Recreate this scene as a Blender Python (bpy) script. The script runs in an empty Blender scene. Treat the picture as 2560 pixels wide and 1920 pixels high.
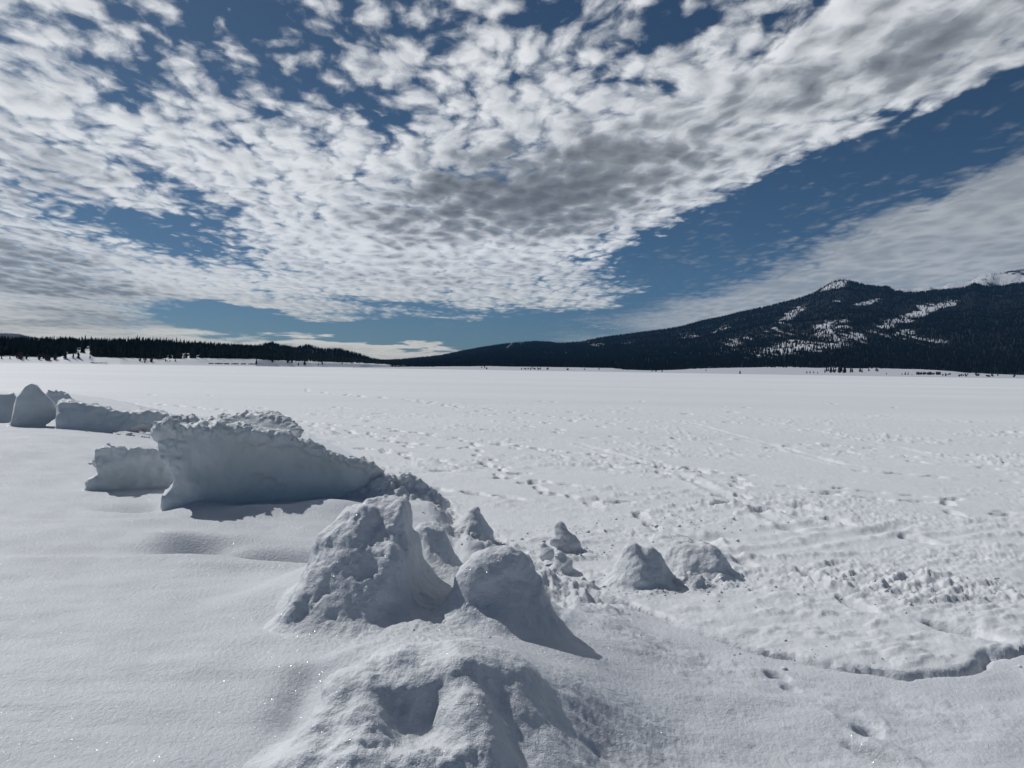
import bpy, math, random
import numpy as np

# ------------------------------------------------------------------ camera, sky, sun, exposure
SC = bpy.context.scene
COL = SC.collection
R = math.radians
CAM_H = 1.9                      # eye height above the lake ice
FPX = 1923.0                     # focal length in photo pixels (photo 2560 x 1920)
PITCH = math.atan((923 - 960) / FPX)
ROLL = 0.0155

_f = np.array([0, math.cos(PITCH), math.sin(PITCH)])
_u0 = np.array([0, -math.sin(PITCH), math.cos(PITCH)])
_r0 = np.array([1.0, 0, 0])
_r = _r0 * math.cos(ROLL) + _u0 * math.sin(ROLL)
_u = -_r0 * math.sin(ROLL) + _u0 * math.cos(ROLL)

cam_d = bpy.data.cameras.new('camera')
cam = bpy.data.objects.new('camera', cam_d)
COL.objects.link(cam)
cam_d.sensor_fit = 'HORIZONTAL'
cam_d.sensor_width = 36.0
cam_d.lens = 36.0 * FPX / 2560.0
cam_d.clip_start = 0.05
cam_d.clip_end = 60000
from mathutils import Matrix
cam.matrix_world = Matrix(((_r[0], _u[0], -_f[0], 0), (_r[1], _u[1], -_f[1], 0), (_r[2], _u[2], -_f[2], CAM_H), (0, 0, 0, 1)))
SC.camera = cam

SUN_EL, SUN_AZ = 45.0, -56.0      # azimuth from +Y, positive to the right
sun_d = bpy.data.lights.new('sun', 'SUN')
sun_d.energy = 3.3
sun_d.angle = R(0.53)
sun_d.color = (1.0, 0.975, 0.94)
sun = bpy.data.objects.new('sun', sun_d)
COL.objects.link(sun)
sun.location = (-20, 35, 40)
sun.rotation_euler = (R(90 - SUN_EL), 0, R(180) - R(SUN_AZ))

SC.view_settings.view_transform = 'Standard'
SC.view_settings.look = 'None'
SC.view_settings.exposure = 0.0
SC.view_settings.gamma = 1.0
SC.view_settings.use_curve_mapping = False
SC.render.engine = 'CYCLES'
SC.cycles.max_bounces = 6
SC.cycles.diffuse_bounces = 3
SC.cycles.volume_bounces = 0
SC.cycles.use_denoising = True
SC.cycles.denoiser = 'OPENIMAGEDENOISE'
SC.cycles.denoising_input_passes = 'RGB_ALBEDO_NORMAL'
SC.cycles.denoising_prefilter = 'ACCURATE'


def ray(px, py):
    d = _f + (px - 1280) / FPX * _r - (py - 960) / FPX * _u
    return d / np.linalg.norm(d)


def ground_at(px, py, z=0.0):
    """World point at height z that the sight line through a photo pixel meets."""
    d = ray(px, py)
    t = (z - CAM_H) / d[2]
    return np.array([d[0] * t, d[1] * t, z])


def azel(px, py):
    d = ray(px, py)
    return math.atan2(d[0], d[1]), math.asin(d[2])


# ------------------------------------------------------------------ the sky (world)
def build_sky():
    w = bpy.data.worlds.new('World')
    SC.world = w
    w.use_nodes = True
    nt = w.node_tree
    N, Lk = nt.nodes, nt.links
    N.clear()

    def node(t, **kw):
        n = N.new(t)
        for k, v in kw.items():
            setattr(n, k, v)
        return n

    def put(sock, v):
        if hasattr(v, 'is_output') or hasattr(v, 'links'):
            Lk.new(v, sock)
        else:
            sock.default_value = v

    def m(op, a, b=None, c=None, clamp=False):
        n = node('ShaderNodeMath', operation=op, use_clamp=clamp)
        for i, v in enumerate((a, b, c)):
            if v is not None:
                put(n.inputs[i], v)
        return n.outputs[0]

    def xyz(a, b, c):
        n = node('ShaderNodeCombineXYZ')
        for i, v in enumerate((a, b, c)):
            put(n.inputs[i], v)
        return n.outputs[0]

    def dot(vec, k):
        n = node('ShaderNodeVectorMath', operation='DOT_PRODUCT')
        put(n.inputs[0], vec)
        n.inputs[1].default_value = k
        return n.outputs['Value']

    def vadd(a, b):
        n = node('ShaderNodeVectorMath', operation='ADD')
        put(n.inputs[0], a); put(n.inputs[1], b)
        return n.outputs[0]

    def vmul(a, b):
        n = node('ShaderNodeVectorMath', operation='MULTIPLY')
        put(n.inputs[0], a); put(n.inputs[1], b)
        return n.outputs[0]

    def noise(vec, scale, detail, rough, dim='3D', out='Fac', dist=0.0):
        n = node('ShaderNodeTexNoise', noise_dimensions=dim)
        put(n.inputs['Vector'], vec)
        n.inputs['Scale'].default_value = scale
        n.inputs['Detail'].default_value = detail
        n.inputs['Roughness'].default_value = rough
        n.inputs['Distortion'].default_value = dist
        return n.outputs[out]

    def smooth(v, a, b, lo=0.0, hi=1.0):
        n = node('ShaderNodeMapRange', interpolation_type='SMOOTHSTEP')
        put(n.inputs[0], v)
        for i, q in enumerate((a, b, lo, hi)):
            put(n.inputs[i + 1], q)
        return n.outputs[0]

    def mixc(f, a, b):
        n = node('ShaderNodeMix', data_type='RGBA')
        put(n.inputs[0], f)
        for s, v in ((n.inputs[6], a), (n.inputs[7], b)):
            put(s, v)
        return n.outputs[2]

    tc = node('ShaderNodeTexCoord')
    sep = node('ShaderNodeSeparateXYZ')
    Lk.new(tc.outputs['Generated'], sep.inputs[0])
    dx, dy, dz = sep.outputs
    zc = m('ADD', m('MAXIMUM', dz, 0.0), 0.085)                  # a layer that bends down with the earth
    P = xyz(m('DIVIDE', dx, zc), m('DIVIDE', dy, zc), 0.0)       # where the sight line meets the cloud layer
    az = m('MULTIPLY', m('ARCTAN2', dx, dy), 180 / math.pi)
    el = m('MULTIPLY', m('ARCSINE', dz), 180 / math.pi)
    A = xyz(az, el, 1.0)

    # slow wander of the regions so that their borders are uneven
    wob = noise(P, 0.9, 4, 0.55, '2D', 'Color')
    wob = vmul(vadd(wob, (-0.5, -0.5, 0)), (9.0, 3.6, 0.0))
    Aw = vadd(A, wob)

    def blob(cx, cy, rx, ry, rot, wgt, vec=Aw):
        a, e = azel(cx, cy)
        a, e = math.degrees(a), math.degrees(e)
        s = math.degrees(1 / FPX) * math.cos(math.radians(a)) ** 2
        s2 = math.degrees(1 / FPX) * math.cos(math.radians(a)) * math.cos(math.radians(e)) ** 2
        c, q = math.cos(R(rot)), math.sin(R(rot))
        k1 = (c / (rx * s), -q / (rx * s2), 0)          # rot: clockwise in degrees, as seen
        k2 = (q / (ry * s), c / (ry * s2), 0)
        k1 = (k1[0], k1[1], -(k1[0] * a + k1[1] * e))
        k2 = (k2[0], k2[1], -(k2[0] * a + k2[1] * e))
        p1, p2 = dot(vec, k1), dot(vec, k2)
        q2 = m('MULTIPLY_ADD', p2, p2, m('MULTIPLY', p1, p1))
        # flat-topped bump
        g = m('EXPONENT', m('MULTIPLY', m('POWER', q2, 1.4), -0.7))
        return m('MULTIPLY', g, wgt)

    def total(blobs, base):
        acc = base
        for b in blobs:
            acc = m('ADD', acc, blob(*b))
        return acc

    cover = total([
        # blue gaps
        (760, 150, 440, 120, 22, -0.30), (950, 260, 110, 26, 8, -0.30), (1000, 50, 130, 60, 0, -0.32), (330, 60, 130, 40, 20, -0.16),
        (1640, 35, 90, 50, -30, -0.42), (1500, 125, 50, 40, -30, -0.30), (1310, 50, 140, 50, 0, -0.24), (1880, 60, 50, 30, 0, -0.2),
        (480, 330, 260, 50, 35, -0.12), (640, 290, 120, 40, 30, -0.12),
        (400, 592, 215, 36, 3, -0.70), (520, 530, 230, 34, 22, -0.26), (170, 520, 110, 22, 10, -0.12), (110, 170, 60, 20, 10, -.16),
        (2230, 420, 480, 72, -20, -1.3), (1880, 535, 300, 74, -19, -1.3), (1690, 640, 130, 64, -10, -0.75), (2590, 310, 230, 76, -20, -1.1), (1800, 700, 160, 30, -14, -.3),
        (900, 826, 430, 23, 2, -1.3), (1330, 822, 330, 19, 2, -1.2), (640, 792, 120, 9, 4, -0.8), (1150, 775, 330, 9, 2, -0.35),
        (1560, 772, 150, 22, -8, -0.4),
        # closed decks
        (1200, 480, 520, 170, -5, 0.32), (1900, 230, 620, 120, -23, 0.34), (2350, 90, 380, 150, -12, 0.3), (150, 720, 460, 110, 2, 0.35), (180, 330, 330, 150, 30, 0.14), (600, 440, 480, 90, 22, 0.14), (1000, 640, 420, 70, 0, 0.15),
        (250, 850, 520, 26, 4, 0.35), (1000, 876, 300, 12, 2, 0.6), (900, 700, 500, 50, 2, .12),
        (2400, 620, 680, 170, -19, -1.1), (1950, 780, 440, 70, -14, -0.6)], 0.30)
    # open sky behind the viewer
    back = smooth(m('ABSOLUTE', az), 55.0, 115.0, 0.0, -1.1)
    cover = m('ADD', cover, back)

    thick = total([
        (1290, 470, 300, 90, -6, 0.62), (1130, 575, 300, 40, 0, 0.22), (40, 670, 300, 70, 6, 0.52), (30, 430, 130, 110, 10, 0.30),
        (1950, 235, 620, 100, -24, 0.34), (2480, 60, 320, 130, -10, 0.36), (150, 770, 380, 40, 4, 0.25), (1500, 330, 300, 80, -20, 0.18),
        (1250, 690, 420, 40, 2, 0.2)], 0.0)
    veil = total([(2350, 690, 640, 120, -17, 1.2), (2620, 500, 320, 90, -25, 0.7), (1800, 790, 400, 50, -12, 0.75), (2150, 630, 300, 80, -19, 0.75), (2380, 520, 220, 60, -22, 0.5)], 0.0)

    # puffs: rounded cells broken up by finer turbulence
    warp = vmul(vadd(noise(P, 3.0, 4, 0.55, '2D', 'Color'), (-0.5, -0.5, 0)), (0.15, 0.15, 0))
    Pw = vadd(P, warp)

    def voro(vec, scale):
        n = node('ShaderNodeTexVoronoi', voronoi_dimensions='2D', feature='SMOOTH_F1')
        put(n.inputs['Vector'], vec)
        n.inputs['Scale'].default_value = scale
        n.inputs['Smoothness'].default_value = 0.35
        return n.outputs['Distance']

    def puffs(vec):
        a = noise(vec, 3.2, 2, 0.5, '2D')
        c = voro(vec, 8.5)
        d = voro(vec, 19.0)
        b = noise(vec, 17.0, 7, 0.64, '2D')
        soft = m('ADD', m('MULTIPLY', a, 0.42), m('MULTIPLY_ADD', c, -0.44, m('MULTIPLY', noise(vec, 12.0, 3, 0.55, '2D'), 0.42)))
        t = m('ADD', m('MULTIPLY', a, 0.40), m('MULTIPLY', b, 0.46))
        return m('ADD', t, m('MULTIPLY_ADD', c, -0.40, m('MULTIPLY_ADD', d, -0.22, 0.40))), m('ADD', soft, 0.11)
    rowd = node('ShaderNodeVectorRotate', rotation_type='Z_AXIS')
    put(rowd.inputs['Vector'], Pw)
    rowd.inputs['Angle'].default_value = R(-8)
    Ps = vmul(rowd.outputs[0], (1.2, 0.72, 1.0))
    n0, soft0 = puffs(Ps)
    n1, soft1 = puffs(vadd(Ps, (math.sin(R(SUN_AZ)) * 0.04, math.cos(R(SUN_AZ)) * 0.04, 0)))
    big = noise(P, 1.3, 3, 0.5, '2D')
    streak = noise(xyz(m('MULTIPLY', az, 0.045), m('MULTIPLY_ADD', el, 0.85, m('MULTIPLY', az, 0.02)), 0.0), 1.0, 4, 0.55, '2D')
    lowness = smooth(el, 1.0, 10.0, 1.0, 0.0)
    fade = smooth(el, 0.5, 9.0, 0.22, 1.0)                  # far cells melt together
    puff = m('MULTIPLY', m('SUBTRACT', n0, 0.585), fade)
    dens = m('ADD', m('ADD', cover, m('ADD', m('MULTIPLY', puff, 1.7), m('MULTIPLY', lowness, m('MULTIPLY', m('SUBTRACT', streak, 0.5), 1.1)))), m('MULTIPLY', m('SUBTRACT', big, 0.5), 0.5))
    opac = smooth(dens, -0.08, 0.58)
    # cell hearts are grey, rims and the side towards the sun are lit
    relief = m('MULTIPLY', m('MULTIPLY', m('SUBTRACT', soft1, soft0), fade), 1.5)
    depth = m('ADD', m('ADD', thick, m('MULTIPLY', m('MULTIPLY', m('SUBTRACT', soft0, 0.27), fade), 1.15)), relief)
    depth = m('ADD', depth, m('MULTIPLY', m('SUBTRACT', dens, 0.6), 0.22))
    depth = m('ADD', depth, m('MULTIPLY', lowness, m('MULTIPLY', m('SUBTRACT', streak, 0.5), 1.6)))
    grey = smooth(depth, -0.15, 1.2)
    ramp = node('ShaderNodeValToRGB')
    put(ramp.inputs[0], grey)
    cr = ramp.color_ramp
    cr.elements[0].position, cr.elements[0].color = 0.0, (8.3, 8.5, 8.7, 1)
    cr.elements[1].position, cr.elements[1].color = 1.0, (1.35, 1.45, 1.6, 1)
    e = cr.elements.new(0.28); e.color = (6.0, 6.2, 6.5, 1)
    e = cr.elements.new(0.60); e.color = (2.9, 3.1, 3.35, 1)
    cloud = ramp.outputs[0]
    # long paths of air: low clouds turn cream
    low = smooth(el, 0.0, 9.0, 1.0, 0.0)
    cream = mixc(low, (1, 1, 1, 1), (0.80, 0.76, 0.66, 1))
    mul = node('ShaderNodeMix', data_type='RGBA', blend_type='MULTIPLY')
    mul.inputs[0].default_value = 1.0
    put(mul.inputs[6], cloud); put(mul.inputs[7], cream)
    cloud = mul.outputs[2]

    sky = node('ShaderNodeTexSky', sky_type='NISHITA')
    sky.sun_disc = False
    sky.sun_elevation = R(SUN_EL)
    sky.sun_rotation = R(SUN_AZ)
    sky.altitude = 1500
    sky.air_density = 0.7
    sky.dust_density = 2.0
    sky.ozone_density = 3.0
    tint = node('ShaderNodeMix', data_type='RGBA', blend_type='MULTIPLY')
    tint.inputs[0].default_value = 1.0
    put(tint.inputs[6], sky.outputs[0]); tint.inputs[7].default_value = (0.275, 0.355, 0.375, 1)
    # a smooth veil of thin high cloud low on the right
    vo = m('ADD', veil, m('ADD', m('MULTIPLY', puff, 1.5), m('MULTIPLY', m('SUBTRACT', streak, 0.5), 0.5)))
    vop = smooth(vo, 0.05, 1.0, 0.0, 0.94)
    vcol = mixc(smooth(m('ADD', soft0, m('MULTIPLY', streak, 0.6)), 0.3, 0.9), (4.6, 4.8, 5.0, 1), (3.0, 3.25, 3.5, 1))
    col = mixc(vop, tint.outputs[2], vcol)
    col = mixc(m('MULTIPLY', opac, 0.97), col, cloud)
    bg = node('ShaderNodeBackground')
    put(bg.inputs[0], col)
    bg.inputs[1].default_value = 0.1
    out = node('ShaderNodeOutputWorld')
    Lk.new(bg.outputs[0], out.inputs[0])


build_sky()


# ------------------------------------------------------------------ numeric helpers
_rng = np.random.default_rng(7)
_PERM = np.concatenate([_rng.permutation(256)] * 3).astype(np.int32)
_G3 = _rng.normal(size=(256, 3)).astype(np.float32)
_G3 /= np.linalg.norm(_G3, axis=1, keepdims=True)
_ang = _rng.uniform(0, 2 * np.pi, 256)
_G2 = np.stack([np.cos(_ang), np.sin(_ang)], 1).astype(np.float32)


def noise2(x, y):
    x = np.asarray(x, np.float32); y = np.asarray(y, np.float32)
    xi = np.floor(x).astype(np.int32); yi = np.floor(y).astype(np.int32)
    fx = x - xi; fy = y - yi
    xi &= 255; yi &= 255
    u = fx * fx * fx * (fx * (fx * 6 - 15) + 10); v = fy * fy * fy * (fy * (fy * 6 - 15) + 10)

    def g(a, b):
        h = _PERM[_PERM[(xi + a)] + yi + b]
        gr = _G2[h]
        return gr[..., 0] * (fx - a) + gr[..., 1] * (fy - b)
    a = g(0, 0); b = g(1, 0); c = g(0, 1); d = g(1, 1)
    return ((a + u * (b - a)) + v * ((c + u * (d - c)) - (a + u * (b - a)))) * 1.4


def noise3(x, y, z):
    x = np.asarray(x, np.float32); y = np.asarray(y, np.float32); z = np.asarray(z, np.float32)
    xi = np.floor(x).astype(np.int32); yi = np.floor(y).astype(np.int32); zi = np.floor(z).astype(np.int32)
    fx = x - xi; fy = y - yi; fz = z - zi
    xi &= 255; yi &= 255; zi &= 255
    u, v, w = [t * t * t * (t * (t * 6 - 15) + 10) for t in (fx, fy, fz)]

    def g(a, b, c):
        h = _PERM[_PERM[_PERM[xi + a] + yi + b] + zi + c]
        gr = _G3[h]
        return gr[..., 0] * (fx - a) + gr[..., 1] * (fy - b) + gr[..., 2] * (fz - c)

    def lerp(a, b, t):
        return a + t * (b - a)
    x0 = lerp(lerp(g(0, 0, 0), g(1, 0, 0), u), lerp(g(0, 1, 0), g(1, 1, 0), u), v)
    x1 = lerp(lerp(g(0, 0, 1), g(1, 0, 1), u), lerp(g(0, 1, 1), g(1, 1, 1), u), v)
    return lerp(x0, x1, w) * 1.5


def fbm2(x, y, octv=4, gain=0.5, lac=2.03):
    t = 0; a = 1.0
    for i in range(octv):
        t = t + a * noise2(x + 17.3 * i, y - 9.1 * i)
        x = x * lac; y = y * lac; a *= gain
    return t


def sstep(a, b, x):
    t = np.clip((x - a) / (b - a), 0, 1)
    return t * t * (3 - 2 * t)


def smin(a, b, k):
    h = np.clip(0.5 + 0.5 * (b - a) / k, 0, 1)
    return b + h * (a - b) - k * h * (1 - h)


def smax(a, b, k):
    return -smin(-a, -b, k)


def mesh_from(name, verts, quads, smooth=True, tris=False):
    n = 3 if tris else 4
    me = bpy.data.meshes.new(name)
    verts = np.ascontiguousarray(verts, np.float32); quads = np.ascontiguousarray(quads, np.int32)
    me.vertices.add(len(verts)); me.vertices.foreach_set('co', verts.ravel())
    me.loops.add(quads.size); me.loops.foreach_set('vertex_index', quads.ravel())
    me.polygons.add(len(quads))
    me.polygons.foreach_set('loop_start', np.arange(0, quads.size, n, dtype=np.int32))
    me.polygons.foreach_set('loop_total', np.full(len(quads), n, np.int32))
    me.update(calc_edges=True)
    me.polygons.foreach_set('use_smooth', np.full(len(quads), smooth, bool))
    return me


def link(name, me, mat, parent=None, loc=None, rz=0.0):
    o = bpy.data.objects.new(name, me)
    COL.objects.link(o)
    if mat is not None:
        me.materials.clear()
        for mm in (mat if isinstance(mat, (list, tuple)) else [mat]):
            me.materials.append(mm)
    if parent is not None:
        o.parent = parent
    if loc is not None:
        o.location = loc
    o.rotation_euler = (0, 0, rz)
    return o


def tag(o, label=None, cat=None, group=None, kind=None):
    for k, v in (('label', label), ('category', cat), ('group', group), ('kind', kind)):
        if v:
            o[k] = v
    return o


# ------------------------------------------------------------------ materials
def snow_material(name, base, rough_scale=60.0, bump=0.5, fine=220.0, glint=True, streak=False, trans=0.0, coarse=0.0, spec=0.25, glint_w=0.05):
    mt = bpy.data.materials.new(name)
    mt.use_nodes = True
    nt = mt.node_tree
    N, Lk = nt.nodes, nt.links
    N.clear()
    out = N.new('ShaderNodeOutputMaterial')
    bs = N.new('ShaderNodeBsdfPrincipled')
    bs.inputs['Roughness'].default_value = 0.55
    bs.inputs['Specular IOR Level'].default_value = spec
    geo = N.new('ShaderNodeNewGeometry')
    pos = geo.outputs['Position']

    def noise(scale, detail, rough, vec=pos, dim='3D'):
        n = N.new('ShaderNodeTexNoise')
        n.noise_dimensions = dim
        Lk.new(vec, n.inputs['Vector'])
        n.inputs['Scale'].default_value = scale
        n.inputs['Detail'].default_value = detail
        n.inputs['Roughness'].default_value = rough
        return n.outputs['Fac']

    def mth(op, a, b):
        n = N.new('ShaderNodeMath'); n.operation = op
        for i, v in enumerate((a, b)):
            if isinstance(v, (int, float)):
                n.inputs[i].default_value = v
            else:
                Lk.new(v, n.inputs[i])
        return n.outputs[0]
    # colour: faint uneven tone
    ramp = N.new('ShaderNodeValToRGB')
    if streak:
        mp = N.new('ShaderNodeMapping')
        mp.inputs['Scale'].default_value = (0.012, 0.05, 0.05)
        mp.inputs['Rotation'].default_value = (0, 0, R(12))
        Lk.new(pos, mp.inputs['Vector'])
        mq = N.new('ShaderNodeMapping')
        mq.inputs['Scale'].default_value = (0.0012, 0.0065, 0.006)
        mq.inputs['Rotation'].default_value = (0, 0, R(4))
        Lk.new(pos, mq.inputs['Vector'])
        f = mth('ADD', mth('MULTIPLY', noise(1.0, 5, 0.6, mp.outputs[0]), 0.45), mth('ADD', mth('MULTIPLY', noise(1.0, 4, 0.6, mq.outputs[0]), 0.4), mth('MULTIPLY', noise(2.2, 4, 0.6), 0.15)))
    else:
        f = noise(2.2, 5, 0.6)
    Lk.new(f, ramp.inputs[0])
    b = np.array(base)
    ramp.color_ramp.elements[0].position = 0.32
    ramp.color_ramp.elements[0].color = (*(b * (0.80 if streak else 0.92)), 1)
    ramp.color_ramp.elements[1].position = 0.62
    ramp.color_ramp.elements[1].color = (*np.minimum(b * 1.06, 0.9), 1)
    Lk.new(ramp.outputs[0], bs.inputs['Base Color'])
    # fine relief: grains and small crust
    h = mth('ADD', mth('MULTIPLY', noise(rough_scale, 4, 0.6), 1.0), mth('MULTIPLY', noise(fine, 2, 0.6), 0.35))
    if coarse:
        h = mth('ADD', h, mth('MULTIPLY', noise(rough_scale * 0.35, 3, 0.6), coarse))
    bp = N.new('ShaderNodeBump')
    bp.inputs['Strength'].default_value = bump
    bp.inputs['Distance'].default_value = 0.017
    Lk.new(h, bp.inputs['Height'])
    Lk.new(bp.outputs[0], bs.inputs['Normal'])
    last = bs.outputs[0]
    if glint:
        # ice crystals: each cell is a tiny facet with its own tilt
        vo = N.new('ShaderNodeTexVoronoi')
        vo.inputs['Scale'].default_value = 430.0
        Lk.new(pos, vo.inputs['Vector'])
        sub = N.new('ShaderNodeVectorMath'); sub.operation = 'SUBTRACT'
        Lk.new(vo.outputs['Color'], sub.inputs[0]); sub.inputs[1].default_value = (0.5, 0.5, 0.5)
        ad = N.new('ShaderNodeVectorMath'); ad.operation = 'MULTIPLY_ADD'
        Lk.new(sub.outputs[0], ad.inputs[0]); ad.inputs[1].default_value = (1.6, 1.6, 1.6)
        Lk.new(geo.outputs['Normal'], ad.inputs[2])
        nm = N.new('ShaderNodeVectorMath'); nm.operation = 'NORMALIZE'
        Lk.new(ad.outputs[0], nm.inputs[0])
        gl = N.new('ShaderNodeBsdfGlossy')
        gl.inputs['Roughness'].default_value = 0.14
        Lk.new(nm.outputs[0], gl.inputs['Normal'])
        near = mth('LESS_THAN', vo.outputs['Distance'], 0.30)
        mx = N.new('ShaderNodeMixShader')
        Lk.new(mth('MULTIPLY', near, glint_w), mx.inputs[0])
        Lk.new(last, mx.inputs[1]); Lk.new(gl.outputs[0], mx.inputs[2])
        last = mx.outputs[0]
    if trans:
        tr = N.new('ShaderNodeBsdfTranslucent')
        tr.inputs[0].default_value = (0.62, 0.74, 0.76, 1)
        mx = N.new('ShaderNodeMixShader')
        mx.inputs[0].default_value = trans
        Lk.new(last, mx.inputs[1]); Lk.new(tr.outputs[0], mx.inputs[2])
        last = mx.outputs[0]
    Lk.new(last, out.inputs[0])
    return mt


SNOW = (0.63, 0.65, 0.68)
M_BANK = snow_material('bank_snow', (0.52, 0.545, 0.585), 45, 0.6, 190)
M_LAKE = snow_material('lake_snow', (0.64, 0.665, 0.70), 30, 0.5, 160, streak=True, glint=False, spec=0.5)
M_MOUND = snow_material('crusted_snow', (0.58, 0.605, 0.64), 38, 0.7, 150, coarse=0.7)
M_ICE = snow_material('packed_ice', (0.66, 0.69, 0.71), 22, 0.35, 120, trans=0.14)


def flat_material(name, col, rough=0.9, var=0.35, scale=0.25):
    mt = bpy.data.materials.new(name)
    mt.use_nodes = True
    nt = mt.node_tree
    bs = nt.nodes['Principled BSDF']
    bs.inputs['Roughness'].default_value = rough
    bs.inputs['Specular IOR Level'].default_value = 0.1
    geo = nt.nodes.new('ShaderNodeNewGeometry')
    n = nt.nodes.new('ShaderNodeTexNoise')
    n.inputs['Scale'].default_value = scale
    n.inputs['Detail'].default_value = 5
    nt.links.new(geo.outputs['Position'], n.inputs['Vector'])
    rp = nt.nodes.new('ShaderNodeValToRGB')
    c = np.array(col)
    rp.color_ramp.elements[0].position = 0.3; rp.color_ramp.elements[0].color = (*(c * (1 - var)), 1)
    rp.color_ramp.elements[1].position = 0.7; rp.color_ramp.elements[1].color = (*(c * (1 + var)), 1)
    nt.links.new(n.outputs['Fac'], rp.inputs[0])
    nt.links.new(rp.outputs[0], bs.inputs['Base Color'])
    return mt


M_NEEDLE = flat_material('conifer_needles', (0.016, 0.024, 0.020), 0.9, 0.5, 0.3)
M_FARNEEDLE = flat_material('far_conifer_needles', (0.005, 0.008, 0.010), 0.9, 0.4, 0.02)
M_BARK = flat_material('bark', (0.05, 0.04, 0.032), 0.95, 0.3, 2)
M_TWIG = flat_material('bare_twigs', (0.075, 0.055, 0.047), 0.95, 0.3, 2)
M_WALL = flat_material('cabin_timber', (0.045, 0.035, 0.03), 0.8, 0.3, 1)
M_GLASS = flat_material('cabin_window', (0.03, 0.035, 0.04), 0.15, 0.1, 1)
M_ROOFSNOW = snow_material('roof_snow', (0.55, 0.57, 0.6), 2, 0.1, 8, glint=False)
M_FARSNOW = snow_material('far_snow', (0.62, 0.64, 0.68), 0.08, 0.1, 0.3, glint=False)


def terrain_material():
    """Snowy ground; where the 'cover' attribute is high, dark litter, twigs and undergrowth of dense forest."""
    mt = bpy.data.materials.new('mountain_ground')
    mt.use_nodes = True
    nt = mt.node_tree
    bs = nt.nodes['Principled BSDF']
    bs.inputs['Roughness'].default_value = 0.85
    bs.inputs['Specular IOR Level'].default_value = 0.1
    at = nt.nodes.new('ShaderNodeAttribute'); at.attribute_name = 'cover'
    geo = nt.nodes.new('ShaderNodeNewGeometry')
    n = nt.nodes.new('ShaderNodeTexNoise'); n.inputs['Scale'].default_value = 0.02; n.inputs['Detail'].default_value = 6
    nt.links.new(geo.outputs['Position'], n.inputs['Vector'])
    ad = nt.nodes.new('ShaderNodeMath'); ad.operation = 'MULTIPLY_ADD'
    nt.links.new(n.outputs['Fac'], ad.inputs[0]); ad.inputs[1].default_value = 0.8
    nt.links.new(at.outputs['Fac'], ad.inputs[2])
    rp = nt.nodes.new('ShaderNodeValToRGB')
    rp.color_ramp.elements[0].position = 0.75; rp.color_ramp.elements[0].color = (0.40, 0.42, 0.46, 1)  # snow greyed: cloud shadow over the shore strip is put into this colour
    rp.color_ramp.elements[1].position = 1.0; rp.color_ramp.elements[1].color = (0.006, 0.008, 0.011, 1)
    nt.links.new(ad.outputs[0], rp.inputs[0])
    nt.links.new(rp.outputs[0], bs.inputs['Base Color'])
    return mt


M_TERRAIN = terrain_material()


# ------------------------------------------------------------------ the ground: snow bank and frozen lake, one height function
# shoreline: where the tilted shore snow meets the lake ice, distance by azimuth
_sh = [(-400, 990), (0, 985), (170, 985), (420, 1035), (600, 1052), (760, 1085), (950, 1185), (1060, 1230), (1150, 1300), (1230, 1352), (1300, 1395),
       (1420, 1465), (1500, 1490), (1650, 1540), (1800, 1595), (1950, 1640), (2100, 1668), (2250, 1680), (2400, 1668), (2480, 1640), (2560, 1625)]
_sp = np.array([ground_at(a, b)[:2] for a, b in _sh])
SH_AZ = np.arctan2(_sp[:, 0], _sp[:, 1]); SH_R = np.hypot(_sp[:, 0], _sp[:, 1])
SH_AZ = np.concatenate([[-3.2, -1.2], SH_AZ, [1.0, 1.6, 3.2]])
SH_R = np.concatenate([[30, 60], SH_R, [6.2, 8.0, 30]])


def shore_r(az):
    r = np.interp(az, SH_AZ, SH_R)
    return r


def shore_s(x, y):
    """Distance inside the shore (positive on the bank)."""
    az = np.arctan2(x, y); r = np.hypot(x, y)
    rs = shore_r(az)
    dr = (shore_r(az + 0.01) - shore_r(az - 0.01)) / 0.02
    return (rs - r) * np.cos(np.arctan2(dr, rs))


_ctl = [(0, 1920, .20), (400, 1920, .22), (700, 1900, .20), (0, 1600, .30), (400, 1600, .32), (650, 1600, .33), (0, 1350, .42), (350, 1350, .42),
        (600, 1310, .43), (750, 1260, .46), (0, 1200, .57), (250, 1180, .58), (0, 1088, .80), (200, 1088, .78), (380, 1100, .70), (520, 1270, .45),
        (1300, 1620, .34), (1500, 1600, .22), (1600, 1750, .14), (1800, 1700, .06), (2000, 1800, .03), (2300, 1800, .02), (1330, 1850, .24), (1500, 1900, .10),
        (900, 1600, .36), (1150, 1600, .46), (1150, 1655, .50), (950, 1660, .43), (1310, 1690, .41), (1450, 1720, .30), (1380, 1900, .21), (1560, 1800, .16), (1100, 1340, .36), (1000, 1250, .42), (1250, 1430, .24), (950, 1500, .37), (1260, 1540, .34), (1700, 1900, .06), (2560, 1900, .0),
        (650, 1130, .6), (200, 1060, .60), (0, 1060, .62), (-400, 1100, .8), (-400, 1400, .4), (-400, 1900, .2), (820, 1420, .36), (640, 1420, .385), (1000, 1905, .20), (1150, 1920, .2), (760, 1800, .21), (620, 1800, .24)]
_cp = np.array([ground_at(*c) for c in _ctl])
_ex = np.array([[0, 0.5, .15], [-2.5, 0, .15], [2.5, 0, .05], [-6, 1, .25], [0, -4, .3], [5, -3, .1], [-9, -6, .4], [-12, 18, .35], [-22, 20, .5], [-20, 8, .7], [9, 4, 0], [9, 0, 0], [-14, 30, 0.15], [-6, 16, .1], [3, 9, 0], [1, 12, 0], [6, 6, 0]])
_cp = np.concatenate([_cp, _ex])


def _tps_k(d2):
    return 0.5 * d2 * np.log(d2 + 1e-9)


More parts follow.
